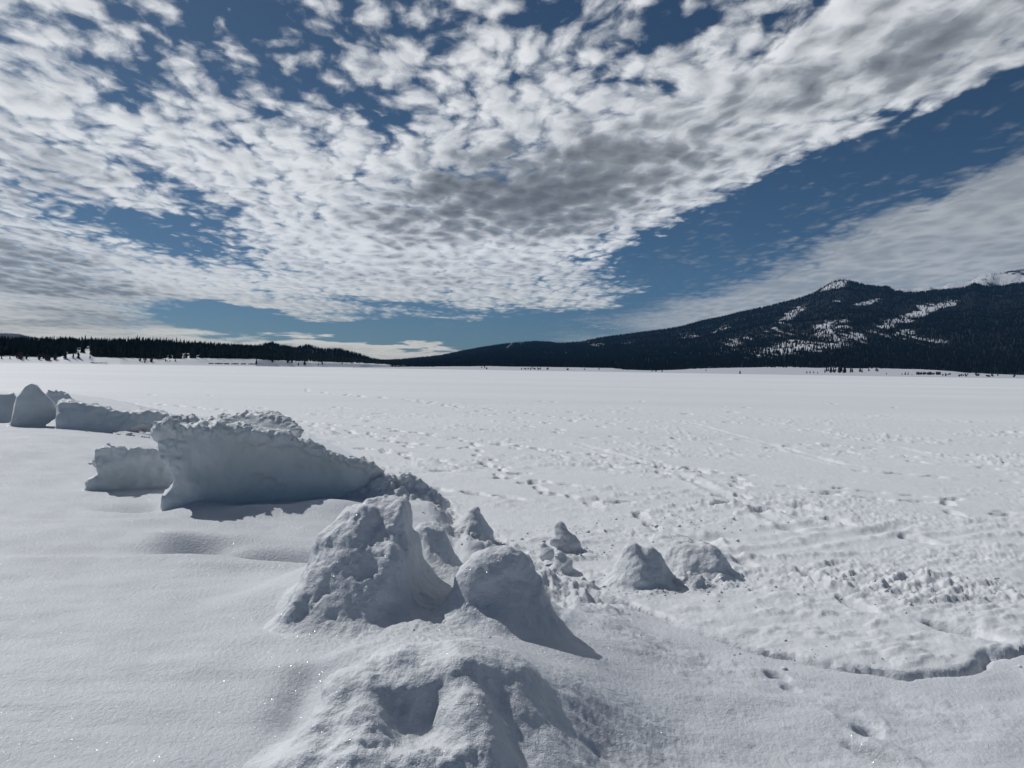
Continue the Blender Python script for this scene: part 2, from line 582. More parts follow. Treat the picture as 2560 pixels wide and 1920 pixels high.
_n = len(_cp)
_K = _tps_k(((_cp[:, None, :2] - _cp[None, :, :2]) ** 2).sum(-1)) + np.eye(_n) * 0.02
_Pm = np.concatenate([np.ones((_n, 1)), _cp[:, :2]], 1)
_M = np.block([[_K, _Pm], [_Pm.T, np.zeros((3, 3))]])
_W = np.linalg.solve(_M, np.concatenate([_cp[:, 2], np.zeros(3)]))


def tps(x, y):
    z = _W[_n] + _W[_n + 1] * x + _W[_n + 2] * y
    for i in range(_n):
        z = z + _W[i] * _tps_k((x - _cp[i, 0]) ** 2 + (y - _cp[i, 1]) ** 2)
    return z


# hollows and swells in the bank: photo spot, size across / away in metres, height, skew
_bumps = [((1110, 1310, .28), .55, .40, .13), ((1230, 1390, .24), .45, .35, .12), ((1330, 1440, .14), .4, .3, .05), ((930, 1470, .38), .50, .42, .20), ((830, 1500, .36), .38, .34, .13), ((650, 1418, .40), .6, .10, .05), ((470, 1262, .48), .40, .18, .10), ((640, 1280, .47), .40, .2, .09), ((830, 1275, .46), .45, .25, .12), ((1250, 1520, .34), .38, .36, .13), ((1090, 1500, .36), .3, .3, .08), ((590, 1368, .42), .60, .18, -.19), ((540, 1402, .40), .9, .11, .06), ((720, 1385, .40), .33, .22, -.17), ((360, 1262, .48), .42, .17, -.14), ((490, 1352, .43), .24, .15, -.12), ((410, 1340, .44), .3, .18, .05), ((690, 1388, .40), .22, .14, -.08), ((450, 1300, .46), .9, .16, .04),
          ((500, 1338, .45), .5, .12, -.06), ((200, 1330, .44), 1.5, .13, .03), ((120, 1372, .42), 1.6, .14, -.035), ((230, 1290, .46), 1.6, .12, -.025), ((640, 1500, .38), .25, .3, .03), ((760, 1510, .36), .2, .25, -.03),
          ((755, 1730, .30), .10, .30, -.045), ((680, 1720, .31), .14, .3, .02), ((860, 1640, .37), .5, .09, .045), ((1040, 1575, .38), .16, .12, .04), ((250, 1480, .36), .8, .4, .02), ((330, 1700, .29), .5, .3, -.015)]
_bumps = [(ground_at(*p)[:2], a, b, h) for p, a, b, h in _bumps]

# footprints: (x, y, heading, size)
prints = []


def trail(pts, step=0.62, off=0.11, jit=0.06, z=0.0, seed=1):
    rg = random.Random(seed)
    w = [ground_at(a, b, z)[:2] for a, b in pts]
    side = 1
    carry = 0.0
    for p, q in zip(w[:-1], w[1:]):
        L = np.linalg.norm(q - p)
        if L < 1e-6:
            continue
        t = (q - p) / L
        nn = np.array([-t[1], t[0]])
        s = carry
        while s < L:
            c = p + t * s + nn * side * off
            prints.append((c[0] + rg.uniform(-jit, jit), c[1] + rg.uniform(-jit, jit), math.atan2(t[1], t[0]) + rg.uniform(-.2, .2), rg.uniform(.85, 1.25)))
            side = -side
            s += step * rg.uniform(.85, 1.2)
        carry = s - L


trail([(470, 1040), (700, 1055), (944, 1068), (1161, 1100), (1256, 1185), (1351, 1214), (1428, 1243), (1590, 1288), (1690, 1337), (1900, 1410), (2110, 1497), (2180, 1525), (2560, 1640)], .8, seed=1)
trail([(1200, 1105), (1624, 1154), (1774, 1181), (1880, 1210), (2077, 1232), (2188, 1250), (2342, 1252), (2415, 1284), (2560, 1292)], .62, seed=2)
trail([(1250, 1110), (1620, 1178), (1690, 1196), (1800, 1210), (1910, 1256), (2090, 1292), (2215, 1337), (2420, 1385), (2560, 1412)], .95, seed=3)
trail([(820, 985), (1040, 1000), (1160, 1018), (1270, 1025), (1500, 1060), (1800, 1110), (2100, 1128), (2560, 1180)], 1.1, .2, .3, seed=4)
trail([(700, 1040), (790, 1065), (940, 1090), (1040, 1118), (1130, 1122), (1260, 1110), (1400, 1130)], .7, seed=5)
trail([(950, 1125), (1010, 1140), (1130, 1160), (1220, 1163), (1290, 1170)], .6, seed=6)
trail([(180, 1000), (420, 1012), (560, 1026), (720, 1030)], 1.0, seed=7)
trail([(600, 960), (900, 990), (1000, 996), (1240, 1040), (1500, 1095), (1750, 1130)], 1.3, .25, .4, seed=8)
_rg = random.Random(5)
for _i in range(110):
    _p = ground_at(_rg.uniform(300, 2560), 940 + 330 * _rg.random() ** 1.3 + 10)
    if _p[1] < 60:
        for _j in range(_rg.choice((1, 2, 3))):
            prints.append((_p[0] + _j * .5 + _rg.uniform(-.1, .1), _p[1] - _j * .35, _rg.uniform(-.8, .3), _rg.uniform(.6, 1.3)))
# two holes punched through the crust beside the shore step and a trough at the lower right
holes = [((1945, 1700), .07, .045, -.06, -.7), ((1975, 1728), .05, .035, -.035, -.6), ((2168, 1832), .06, .07, -.07, -.9), ((2225, 1880), .16, .07, .035, -.9), ((2190, 1890), .16, .05, -.05, -.9), ((2130, 1800), .12, .08, -.02, -.9)]
holes = [(ground_at(*p)[:2], a, b, h, t) for p, a, b, h, t in holes]

# vehicle and ski tracks, very shallow
tracks = [[(1700, 1352), (1850, 1338), (1960, 1322), (2050, 1312)], [(1720, 1395), (1900, 1380), (2050, 1352), (2300, 1310)], [(2350, 1345), (2460, 1322), (2560, 1318)], [(2330, 1325), (2450, 1308), (2560, 1303)],
          [(1650, 1330), (1800, 1345), (1950, 1352)], [(1500, 1015), (1900, 1050), (2400, 1150)], [(1700, 1050), (2100, 1160), (2350, 1195)], [(1450, 1110), (1700, 1185), (2000, 1330)]]
tracks = [np.array([ground_at(a, b)[:2] for a, b in t]) for t in tracks]


def poly_dist(x, y, pl):
    best = np.full(np.shape(x), 1e9)
    for p, q in zip(pl[:-1], pl[1:]):
        d = q - p
        t = np.clip(((x - p[0]) * d[0] + (y - p[1]) * d[1]) / (d @ d), 0, 1)
        best = np.minimum(best, np.hypot(x - p[0] - t * d[0], y - p[1] - t * d[1]))
    return best


ROUGH_PATCH = [((2400, 1500), 1.3, .6), ((2300, 1460), 1.0, .5), ((2150, 1430), .8, .4), ((2420, 1390), 1.2, .5), ((2250, 1300), 1.8, .7), ((2000, 1250), 1.6, .8), ((1720, 1300), .7, .5), ((1500, 1330), .8, .5), ((1850, 1450), .6, .4)]
ROUGH_PATCH = [(ground_at(*p)[:2], a, b) for p, a, b in ROUGH_PATCH]


def ground_smooth(x, y):
    s = shore_s(x, y)
    r = np.hypot(x, y)
    b = np.clip(tps(x, y), 0.0, 1.0)
    z = b * sstep(-0.05, 0.95, s) * (1 - sstep(30, 60, r))
    for p, a, bb, h in _bumps:
        z = z + h * np.exp(-((x - p[0]) / a) ** 2 - ((y - p[1]) / bb) ** 2)
    return z, s


def ground(x, y, fine=True):
    x = np.asarray(x, float); y = np.asarray(y, float)
    z, s = ground_smooth(x, y)
    r = np.hypot(x, y)
    az = np.arctan2(x, y)
    near = 1 - sstep(25, 60, r)
    bank = sstep(0.0, 0.5, s)
    lake = 1 - sstep(-0.1, 0.3, s)
    # soft wind forms on the bank
    z = z + bank * near * (0.028 * fbm2(x * .5 + 3, y * 1.1, 3) + 0.008 * fbm2(x * 1.7, y * 5.0, 3))
    # shore step: the lake side stands a hand high over a narrow gap
    side = sstep(math.radians(3.0), math.radians(12), az)
    wob = 0.09 * noise2(x * 1.7, y * 1.7) + 0.03 * noise2(x * 4.5, y * 4.5) + .012 * noise2(x * 15, y * 15)
    q = s + wob
    stp = side * (0.014 + 0.018 * noise2(x * 1.3, y * 1.3) + .014 * noise2(x * 5, y * 5))
    z = z + stp * (1 - sstep(-0.05, 0.05, q)) * (1 - sstep(0.2, 2.8, -q))
    gap = sstep(math.radians(1.0), math.radians(6), az)
    z = z - gap * np.maximum(0.02, 0.085 + .06 * noise2(x * 2.2, y * 2.2)) * np.exp(-((q - 0.03) / (0.028 + .012 * noise2(x * 1.1, y * 1.1))) ** 2)
    # crumbled crust along the ridge foot
    cr = np.exp(-((s - 0.3) / 0.42) ** 2) * sstep(R(-14), R(-6), az) * (1 - sstep(R(5), R(11), az))
    cr = cr + 0.8 * np.exp(-((s - 0.5) / 0.5) ** 2) * (1 - sstep(R(-20), R(-13), az))
    if fine:
        n = fbm2(x * 4.5, y * 4.5, 5, .55)
        z = z + cr * (0.06 * n + .05 * np.abs(noise2(x * 9, y * 9)) + .03 * np.abs(noise2(x * 19, y * 19)))
        # crusty apron between the mounds and the step
        ap = sstep(0.1, .6, s) * sstep(R(0), R(6), az)
        z = z + ap * (0.013 * sstep(-.5, .6, noise2(x * 1.1 + 4, y * 1.1)) * fbm2(x * 6 + y * 3, y * 9, 4, .6) + .02 * fbm2(x * 1.6, y * 1.6, 2) - .03 * np.maximum(0, noise2(x * 6, y * 12) - .42))
        left = sstep(0.1, .6, s) * (1 - sstep(R(-2), R(4), az)) * (1 - sstep(5, 8, r))
        gm = sstep(-.1, .5, noise2(x * .9 + 5, y * .9)) * sstep(R(-26), R(-14), az)
        z = z + left * gm * .008 * fbm2(x * 22, y * 30, 3, .6)
        # lake: wind crust flakes lying in rows, rougher in patches
        lk = lake * (1 - sstep(24, 55, r))
        a = R(14)
        xr = x * math.cos(a) + y * math.sin(a); yr = -x * math.sin(a) + y * math.cos(a)
        pat = sstep(-.25, .5, fbm2(x * .22, y * .35, 3))
        fl = fbm2(xr * 1.7, yr * 4.2, 4, .6)
        sc = 1 + np.minimum(r, 24) / 14.0
        z = z + lk * (0.010 * fbm2(x * .8, y * .8, 3) + pat * .048 * sc ** .8 * np.maximum(0, fl - .12) - .02 * np.maximum(0, -fl - .5))
        z = z + lk * .0035 * fbm2(x * 9, y * 12, 3, .6)
        for p, aa, bb in ROUGH_PATCH:
            mk = np.exp(-(((x - p[0]) / aa) ** 2 + ((y - p[1]) / bb) ** 2) ** 2)
            z = z + lk * mk * (.042 * np.abs(fbm2(xr * 3.2, yr * 8.5, 3, .55)) - .006)
        for t in tracks:
            d = poly_dist(x, y, t)
            z = z + lk * (-.032 * np.exp(-(d / .10) ** 2) + .024 * np.exp(-((d - .20) / .08) ** 2) * (1 + 1.2 * noise2(x * 8, y * 8))) * (.6 + .8 * noise2(x * 1.2, y * 1.2))
        # fine crust everywhere near
        z = z + near * .0015 * fbm2(x * 35, y * 35, 2)
    for p, a, b, h, th in holes:
        c, sn = math.cos(th), math.sin(th)
        dx = x - p[0]; dy = y - p[1]
        e = ((dx * c + dy * sn) / a) ** 2 + ((-dx * sn + dy * c) / b) ** 2
        e = e * (1 + .5 * noise2(x * 14, y * 14)) 
        z = z + h * np.exp(-np.maximum(e, 0) ** 2) + .012 * np.maximum(0, noise2(x * 9, y * 9)) * np.exp(-(np.sqrt(e + 1e-9) - 1.4) ** 2 / .1)
    return z


def stamp_prints(X, Y, Z):
    """Boot prints pressed into the lake snow (X, Y, Z: polar grid arrays)."""
    rr = np.hypot(X[:, 0], Y[:, 0])
    for (px, py, hd, sz) in prints:
        r = math.hypot(px, py)
        if r > 70 or shore_s(np.array(px), np.array(py)) > -0.15:
            continue
        grow = max(1.0, r / 26)          # trodden wider further out where several feet went
        i0, i1 = np.searchsorted(rr, [r - .7 * grow, r + .7 * grow])
        a = math.atan2(px, py)
        j0, j1 = np.searchsorted(AZ, [a - .7 * grow / r, a + .7 * grow / r])
        if i1 <= i0 or j1 <= j0:
            continue
        x = X[i0:i1, j0:j1] - px; y = Y[i0:i1, j0:j1] - py
        c, s = math.cos(hd), math.sin(hd)
        u = (x * c + y * s) / (.20 * sz); v = (-x * s + y * c) / (.078 * sz * min(grow, 2.0))
        n = noise2((x + px) * 9, (y + py) * 9)
        e = u * u + v * v + .5 * n
        dep = .12 * sz * min(grow, 1.5)
        Z[i0:i1, j0:j1] += -dep * np.exp(-np.maximum(e, 0) ** 3) + (.014 * sz + .014 * n) * np.exp(-((u - 1.75) / .5) ** 2 - (v / 1.3) ** 2)


_in = np.linspace(R(-42), R(42), 940)
_l = np.linspace(-np.pi, R(-43), 50, endpoint=False)
_rt = np.linspace(R(43), np.pi, 51)[1:]
AZ = np.concatenate([_l, _in, _rt])
_r1 = np.linspace(0.15, 2.3, 14, endpoint=False)
_r2 = np.linspace(2.3 ** -.5, 60 ** -.5, 590, endpoint=False) ** -2.0
_r3 = np.geomspace(60, 13000, 60)
RR = np.concatenate([_r1, _r2, _r3])


def build_ground():
    A, Rg = np.meshgrid(AZ, RR)
    X = Rg * np.sin(A); Y = Rg * np.cos(A)
    Z = ground(X, Y)
    stamp_prints(X, Y, Z)
    far = sstep(300, 1500, Rg)
    Z = Z - far * 0.0
    nr, na = X.shape
    V = np.stack([X, Y, Z], -1).reshape(-1, 3)
    i = np.arange(nr - 1)[:, None]; j = np.arange(na - 1)[None, :]
    q = np.stack(np.broadcast_arrays(i * na + j, i * na + j + 1, (i + 1) * na + j + 1, (i + 1) * na + j), -1).reshape(-1, 4)
    q = q[:, ::-1]
    sc = shore_s(X[:-1, :-1], Y[:-1, :-1]).ravel() > 0.0
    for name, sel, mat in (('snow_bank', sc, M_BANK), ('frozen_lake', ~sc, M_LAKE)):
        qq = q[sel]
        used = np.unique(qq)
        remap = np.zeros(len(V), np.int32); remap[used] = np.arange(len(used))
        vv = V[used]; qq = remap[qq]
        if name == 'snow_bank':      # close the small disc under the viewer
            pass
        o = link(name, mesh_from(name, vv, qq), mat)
        tag(o, kind='structure')
    o = bpy.data.objects['snow_bank']
    tag(o, 'wind packed snow bank sloping along the near shore')
    tag(bpy.data.objects['frozen_lake'], 'wide frozen lake under trodden wind crusted snow')


build_ground()


# ------------------------------------------------------------------ snow mounds and ice slabs (distance fields meshed with surface nets)
def surface_nets(F, org, h):
    S = F < 0
    nx, ny, nz = F.shape
    c = [S[i:nx - 1 + i, j:ny - 1 + j, k:nz - 1 + k] for i in (0, 1) for j in (0, 1) for k in (0, 1)]
    cnt = sum(a.astype(np.int8) for a in c)
    act = (cnt > 0) & (cnt < 8)
    idx = np.argwhere(act)
    I, J, K = idx.T
    val = {(i, j, k): F[I + i, J + j, K + k] for i in (0, 1) for j in (0, 1) for k in (0, 1)}
    acc = np.zeros((len(idx), 3)); n = np.zeros(len(idx))
    for ax in range(3):
        for a in (0, 1):
            for b in (0, 1):
                p = [0, 0, 0]; q = [0, 0, 0]
                o = [t for t in range(3) if t != ax]
                p[o[0]] = q[o[0]] = a; p[o[1]] = q[o[1]] = b
                q[ax] = 1
                f0 = val[tuple(p)]; f1 = val[tuple(q)]
                cr = (f0 < 0) != (f1 < 0)
                t = np.where(cr, f0 / np.where(cr, f0 - f1, 1), 0)
                pt = np.array(p, float)[None, :].repeat(len(idx), 0)
                pt[:, ax] = t
                acc += pt * cr[:, None]; n += cr
    V = (idx + acc / n[:, None]) * h + np.array(org)
    vid = np.full(act.shape, -1, np.int32)
    vid[I, J, K] = np.arange(len(idx))
    quads = []
    for ax in range(3):
        sl0 = [slice(None)] * 3; sl1 = [slice(None)] * 3
        sl0[ax] = slice(0, -1); sl1[ax] = slice(1, None)
        a = S[tuple(sl0)]; b = S[tuple(sl1)]
        o = [t for t in range(3) if t != ax]
        for sgn in (0, 1):
            e = (a & ~b) if sgn == 0 else (~a & b)
            ee = np.argwhere(e)
            ok = (ee[:, o[0]] > 0) & (ee[:, o[1]] > 0) & (ee[:, o[0]] < F.shape[o[0]] - 1) & (ee[:, o[1]] < F.shape[o[1]] - 1)
            ee = ee[ok]
            def cell(d0, d1):
                c = ee.copy(); c[:, o[0]] -= d0; c[:, o[1]] -= d1
                return vid[c[:, 0], c[:, 1], c[:, 2]]
            qd = np.stack([cell(1, 1), cell(0, 1), cell(0, 0), cell(1, 0)], 1)
            flip = (sgn == 1) ^ (ax == 1)
            if flip:
                qd = qd[:, ::-1]
            quads.append(qd)
    return V, np.concatenate(quads)


def cone(P, a, b, r1, r2, ys=1.0):
    a = np.array(a, float); b = np.array(b, float)
    d = b - a
    X = P[0] - a[0]; Y = (P[1] - a[1]); Z = P[2] - a[2]
    t = np.clip((X * d[0] + Y * d[1] + Z * d[2]) / max(d @ d, 1e-9), 0, 1)
    return np.sqrt((X - t * d[0]) ** 2 + ((Y - t * d[1]) / ys) ** 2 + (Z - t * d[2]) ** 2) - (r1 + (r2 - r1) * t)


def poly_sdf(X, Z, pts):
    pts = np.array(pts, float)
    d = np.full(X.shape, 1e9); s = np.ones(X.shape)
    n = len(pts)
    for i in range(n):
        a = pts[i]; b = pts[i - 1]
        ex, ez = b - a
        wx = X - a[0]; wz = Z - a[1]
        t = np.clip((wx * ex + wz * ez) / (ex * ex + ez * ez), 0, 1)
        d = np.minimum(d, (wx - ex * t) ** 2 + (wz - ez * t) ** 2)
        c1 = Z >= a[1]; c2 = Z < b[1]; c3 = ex * wz > ez * wx
        flip = (c1 & c2 & c3) | (~c1 & ~c2 & ~c3)
        s = np.where(flip, -s, s)
    return s * np.sqrt(d)


class Local:
    """Frame of a piece: X across the sight line, Y away, Z up; origin on the ground at its foot."""
    def __init__(self, bx, by, z, push=0.0):
        p = ground_at(bx, by, z)
        d = np.array([p[0], p[1]])
        L = np.linalg.norm(d)
        p[:2] += d / L * push
        self.o = p
        self.a = math.atan2(p[0], p[1])
        self.dist = math.hypot(math.hypot(p[0], p[1]), CAM_H - z)
        self.k = self.dist / FPX / math.cos(self.a) * 1.0
        self.k = self.dist * math.cos(self.a) / FPX if False else self.dist / FPX * (math.cos(self.a))
        self.dl = math.asin((CAM_H - z) / self.dist)
        self.bx, self.by = bx, by
        self.ca, self.sa = math.cos(self.a), math.sin(self.a)
        self.push = push

    def at(self, px, py, Y=0.0):
        """Local point seen at photo pixel (px, py), Y metres behind the frame's plane."""
        d = ray(px, py)
        # local basis in the world
        ex = np.array([self.ca, -self.sa, 0]); ey = np.array([self.sa, self.ca, 0])
        c = np.array([0, 0, CAM_H])
        t = ((self.o - c) @ ey + Y) / (d @ ey)
        q = c + d * t - self.o
        return np.array([q @ ex, q @ ey, q[2]])

    def world(self, X, Y):
        return self.o[0] + X * self.ca + Y * self.sa, self.o[1] - X * self.sa + Y * self.ca

    def px(self, r):
        return r * self.dist / FPX


def rough3(X, Y, Z, seed, amps):
    t = 0
    for sc, a in amps:
        t = t + a * noise3(X / sc + seed, Y / sc + seed * 1.7, Z / sc - seed)
    return t


def build_piece(name, L, sdf, bounds, h, mat, label, cat, amps, seed, skirt=0.05, crumbs=None, group=None, ctop=None, zst=1.0):
    (x0, x1), (y0, y1), (z0, z1) = bounds
    xs = np.arange(x0, x1, h); ys = np.arange(y0, y1, h); zs = np.arange(z0, z1, h)
    X, Y, Z = np.meshgrid(xs, ys, zs, indexing='ij')
    F = sdf((X, Y, Z))
    gx, gy = L.world(X[:, :, 0], Y[:, :, 0])
    g = ground(gx, gy) - L.o[2]
    band = np.abs(F) < 0.16
    xb, yb, zb = X[band], Y[band], Z[band]
    F[band] += rough3(xb, yb, zb / zst, seed, amps)
    if crumbs:
        sc, a = crumbs
        n = noise3(xb / sc + 3.3, yb / sc, zb / sc)
        n2 = noise3(xb / (sc * .5) + 7.3, yb / (sc * .5), zb / (sc * .5))
        F[band] -= a * (np.abs(n) * 1.2 + np.abs(n2) * .6 - .5) * (1 if ctop is None else .25 + 1.9 * sstep(ctop[0], ctop[1], zb - ctop[2](xb)))
    d0 = F.min(axis=2)                                   # how far the piece's body is, seen from above
    if skirt > 0:
        G = (Z - g[:, :, None]) + 0.003 + 0.10 * sstep(skirt * 1.1, skirt * 3.0, d0)[:, :, None]
        F = smin(F, G, skirt)
        # only the part around the piece
        F = np.where(Z < g[:, :, None] - 0.14, np.minimum(F, -0.02), F)
        lim = skirt * 2.9
        F = np.maximum(F, (d0 - lim)[:, :, None])
    else:
        F = np.maximum(F, -(Z - (g[:, :, None] - .18)))
    # closed at the border of the block
    F[0], F[-1] = np.maximum(F[0], .01), np.maximum(F[-1], .01)
    F[:, 0], F[:, -1] = np.maximum(F[:, 0], .01), np.maximum(F[:, -1], .01)
    F[:, :, 0] = np.maximum(F[:, :, 0], .01); F[:, :, -1] = np.maximum(F[:, :, -1], .01)
    V, Q = surface_nets(F, (x0, y0, z0), h)
    me = mesh_from(name, V, Q)
    o = link(name, me, mat, loc=tuple(L.o), rz=-L.a)
    tag(o, label, cat, group)
    return o


def cones_sdf(L, prims, k=0.06, cuts=(), carve=(), extra=()):
    P_ = []
    for pr in list(prims) + list(extra):
        (ax, ay, aY, ar), (bx, by, bY, br) = pr[0], pr[1]
        P_.append((L.at(ax, ay, aY), L.at(bx, by, bY), L.px(ar), L.px(br), pr[2] if len(pr) > 2 else 1.0))
    C_ = [((L.at(*c[0][:3])), (L.at(*c[1][:3])), L.px(c[0][3]), L.px(c[1][3])) for c in carve]
    T_ = []
    for (px, py, Y, n) in cuts:
        n = np.array(n, float); n /= np.linalg.norm(n)
        T_.append((L.at(px, py, Y), n))

    def f(P):
        d = None
        for a, b, r1, r2, ys in P_[:len(prims)]:
            t = cone(P, a, b, r1, r2, ys)
            d = t if d is None else smin(d, t, k)
        for p, n in T_:
            d = smax(d, (P[0] - p[0]) * n[0] + (P[1] - p[1]) * n[1] + (P[2] - p[2]) * n[2], 0.04)
        for a, b, r1, r2, ys in P_[len(prims):]:
            d = smin(d, cone(P, a, b, r1, r2, ys), k)
        for a, b, r1, r2 in C_:
            d = smax(d, -cone(P, a, b, r1, r2), 0.09)
        return d
    ext = []
    for a, b, r1, r2, ys in P_:
        for p, r in ((a, r1), (b, r2)):
            ext.append((p - np.array([r, r * ys, r]), p + np.array([r, r * ys, r])))
    lo = np.min([e[0] for e in ext], 0); hi = np.max([e[1] for e in ext], 0)
    return f, lo, hi


def mound(label, base, prims, seed, h=0.011, k=0.06, cuts=(), carve=(), amps=((.22, .035), (.08, .016), (.035, .006)), crumbs=None, skirt=0.10, zst=1.0, name='snow_mound', cat='snow mound', mat=None, group=None, extra=()):
    L = Local(*base)
    f, lo, hi = cones_sdf(L, prims, k, cuts, carve, extra)
    pad = max(.06, skirt * 3.3)
    b = ((lo[0] - pad, hi[0] + pad), (lo[1] - pad, hi[1] + pad), (max(lo[2], -.25) - .1, hi[2] + .08))
    return build_piece(name, L, f, b, h, mat or M_MOUND, label, cat, amps, seed, skirt, crumbs, group, None, zst)


def slab(label, base, poly, seed, thick, lean, h=0.014, amps=((.3, .03), (.1, .012), (.04, .004)), carve=(), holes_=(), yoff=0.0, crumbs=None, skirt=0.06, bulge=0.0, yaw=0.0, back=0.0, rim=0, name='ice_slab'):
    L = Local(*base)
    pts = [L.at(a, b)[[0, 2]] for a, b in poly]
    pts = np.array(pts)
    x0, x1 = pts[:, 0].min(), pts[:, 0].max(); z0, z1 = pts[:, 1].min(), pts[:, 1].max()
    C_ = [(L.at(*c[0][:3]), L.at(*c[1][:3]), L.px(c[0][3]), L.px(c[1][3])) for c in list(carve) + list(holes_)]

    def f(P):
        X, Y, Z = P
        p2 = poly_sdf(X[:, 0, :], Z[:, 0, :], pts)[:, None, :]
        p2 = p2 + 0 * Y
        zz = (Z - z0) / (z1 - z0); xx = (X - x0) / (x1 - x0)
        c = yoff - lean * zz + yaw * (xx - .5) + bulge * np.sin(np.pi * np.clip(xx, 0, 1)) * (1 - zz)
        t = thick * (1.0 - .35 * zz) + 0 * X
        front = c - Y
        backd = Y - (c + t + back * (1 - zz))
        d = smax(smax(front, backd, .02), p2, .025)
        for i, (a, b, r1, r2) in enumerate(C_):
            d = smax(d, -cone(P, a, b, r1, r2), .10 if i < len(carve) else .03)
        if rim:
            # a thick crust rolled over the upper edge
            ph = seed
            for (a, b) in RIM:
                w0 = (a[0] - x0) / (x1 - x0) - .5; w1 = (b[0] - x0) / (x1 - x0) - .5
                ca = yoff - lean * (a[1] - z0) / (z1 - z0) + yaw * w0; cb = yoff - lean * (b[1] - z0) / (z1 - z0) + yaw * w1
                rr = L.px(rim)
                ra, rb = rr * (1 + .35 * math.sin(ph * 7.1)), rr * (1 + .35 * math.sin((ph + 1) * 7.1)); ph += 1
                d = smin(d, cone(P, (a[0], ca + .03, a[1] - rr * .6), (b[0], cb + .03, b[1] - rr * .6), ra, rb, 1.3), .04)
        return d
    order = [q for q in pts if q[1] > z0 + .35 * (z1 - z0)]
    order.sort(key=lambda q: q[0])
    TOP = lambda xq: np.interp(xq, [q[0] for q in order], [q[1] for q in order])
    RIM = [(pts[i], pts[i + 1]) for i in range(len(pts) - 1) if pts[i + 1][0] > pts[i][0] and min(pts[i][1], pts[i + 1][1]) > z0 + .52 * (z1 - z0)]
    pad = .12 + skirt * 3.3
    ylo = yoff - max(lean, 0) - abs(yaw) * .5 - .05; yhi = yoff + thick + abs(lean) + abs(yaw) * .5 + max(bulge, 0) + back + .05
    b = ((x0 - pad, x1 + pad), (ylo - pad, yhi + pad), (min(z0, -.15) - .15, z1 + .1))
    return build_piece(name, L, f, b, h, M_ICE if name == 'ice_slab' else M_MOUND, label, 'ice slab', amps, seed, skirt, crumbs, None, (-.16, -.02, TOP))


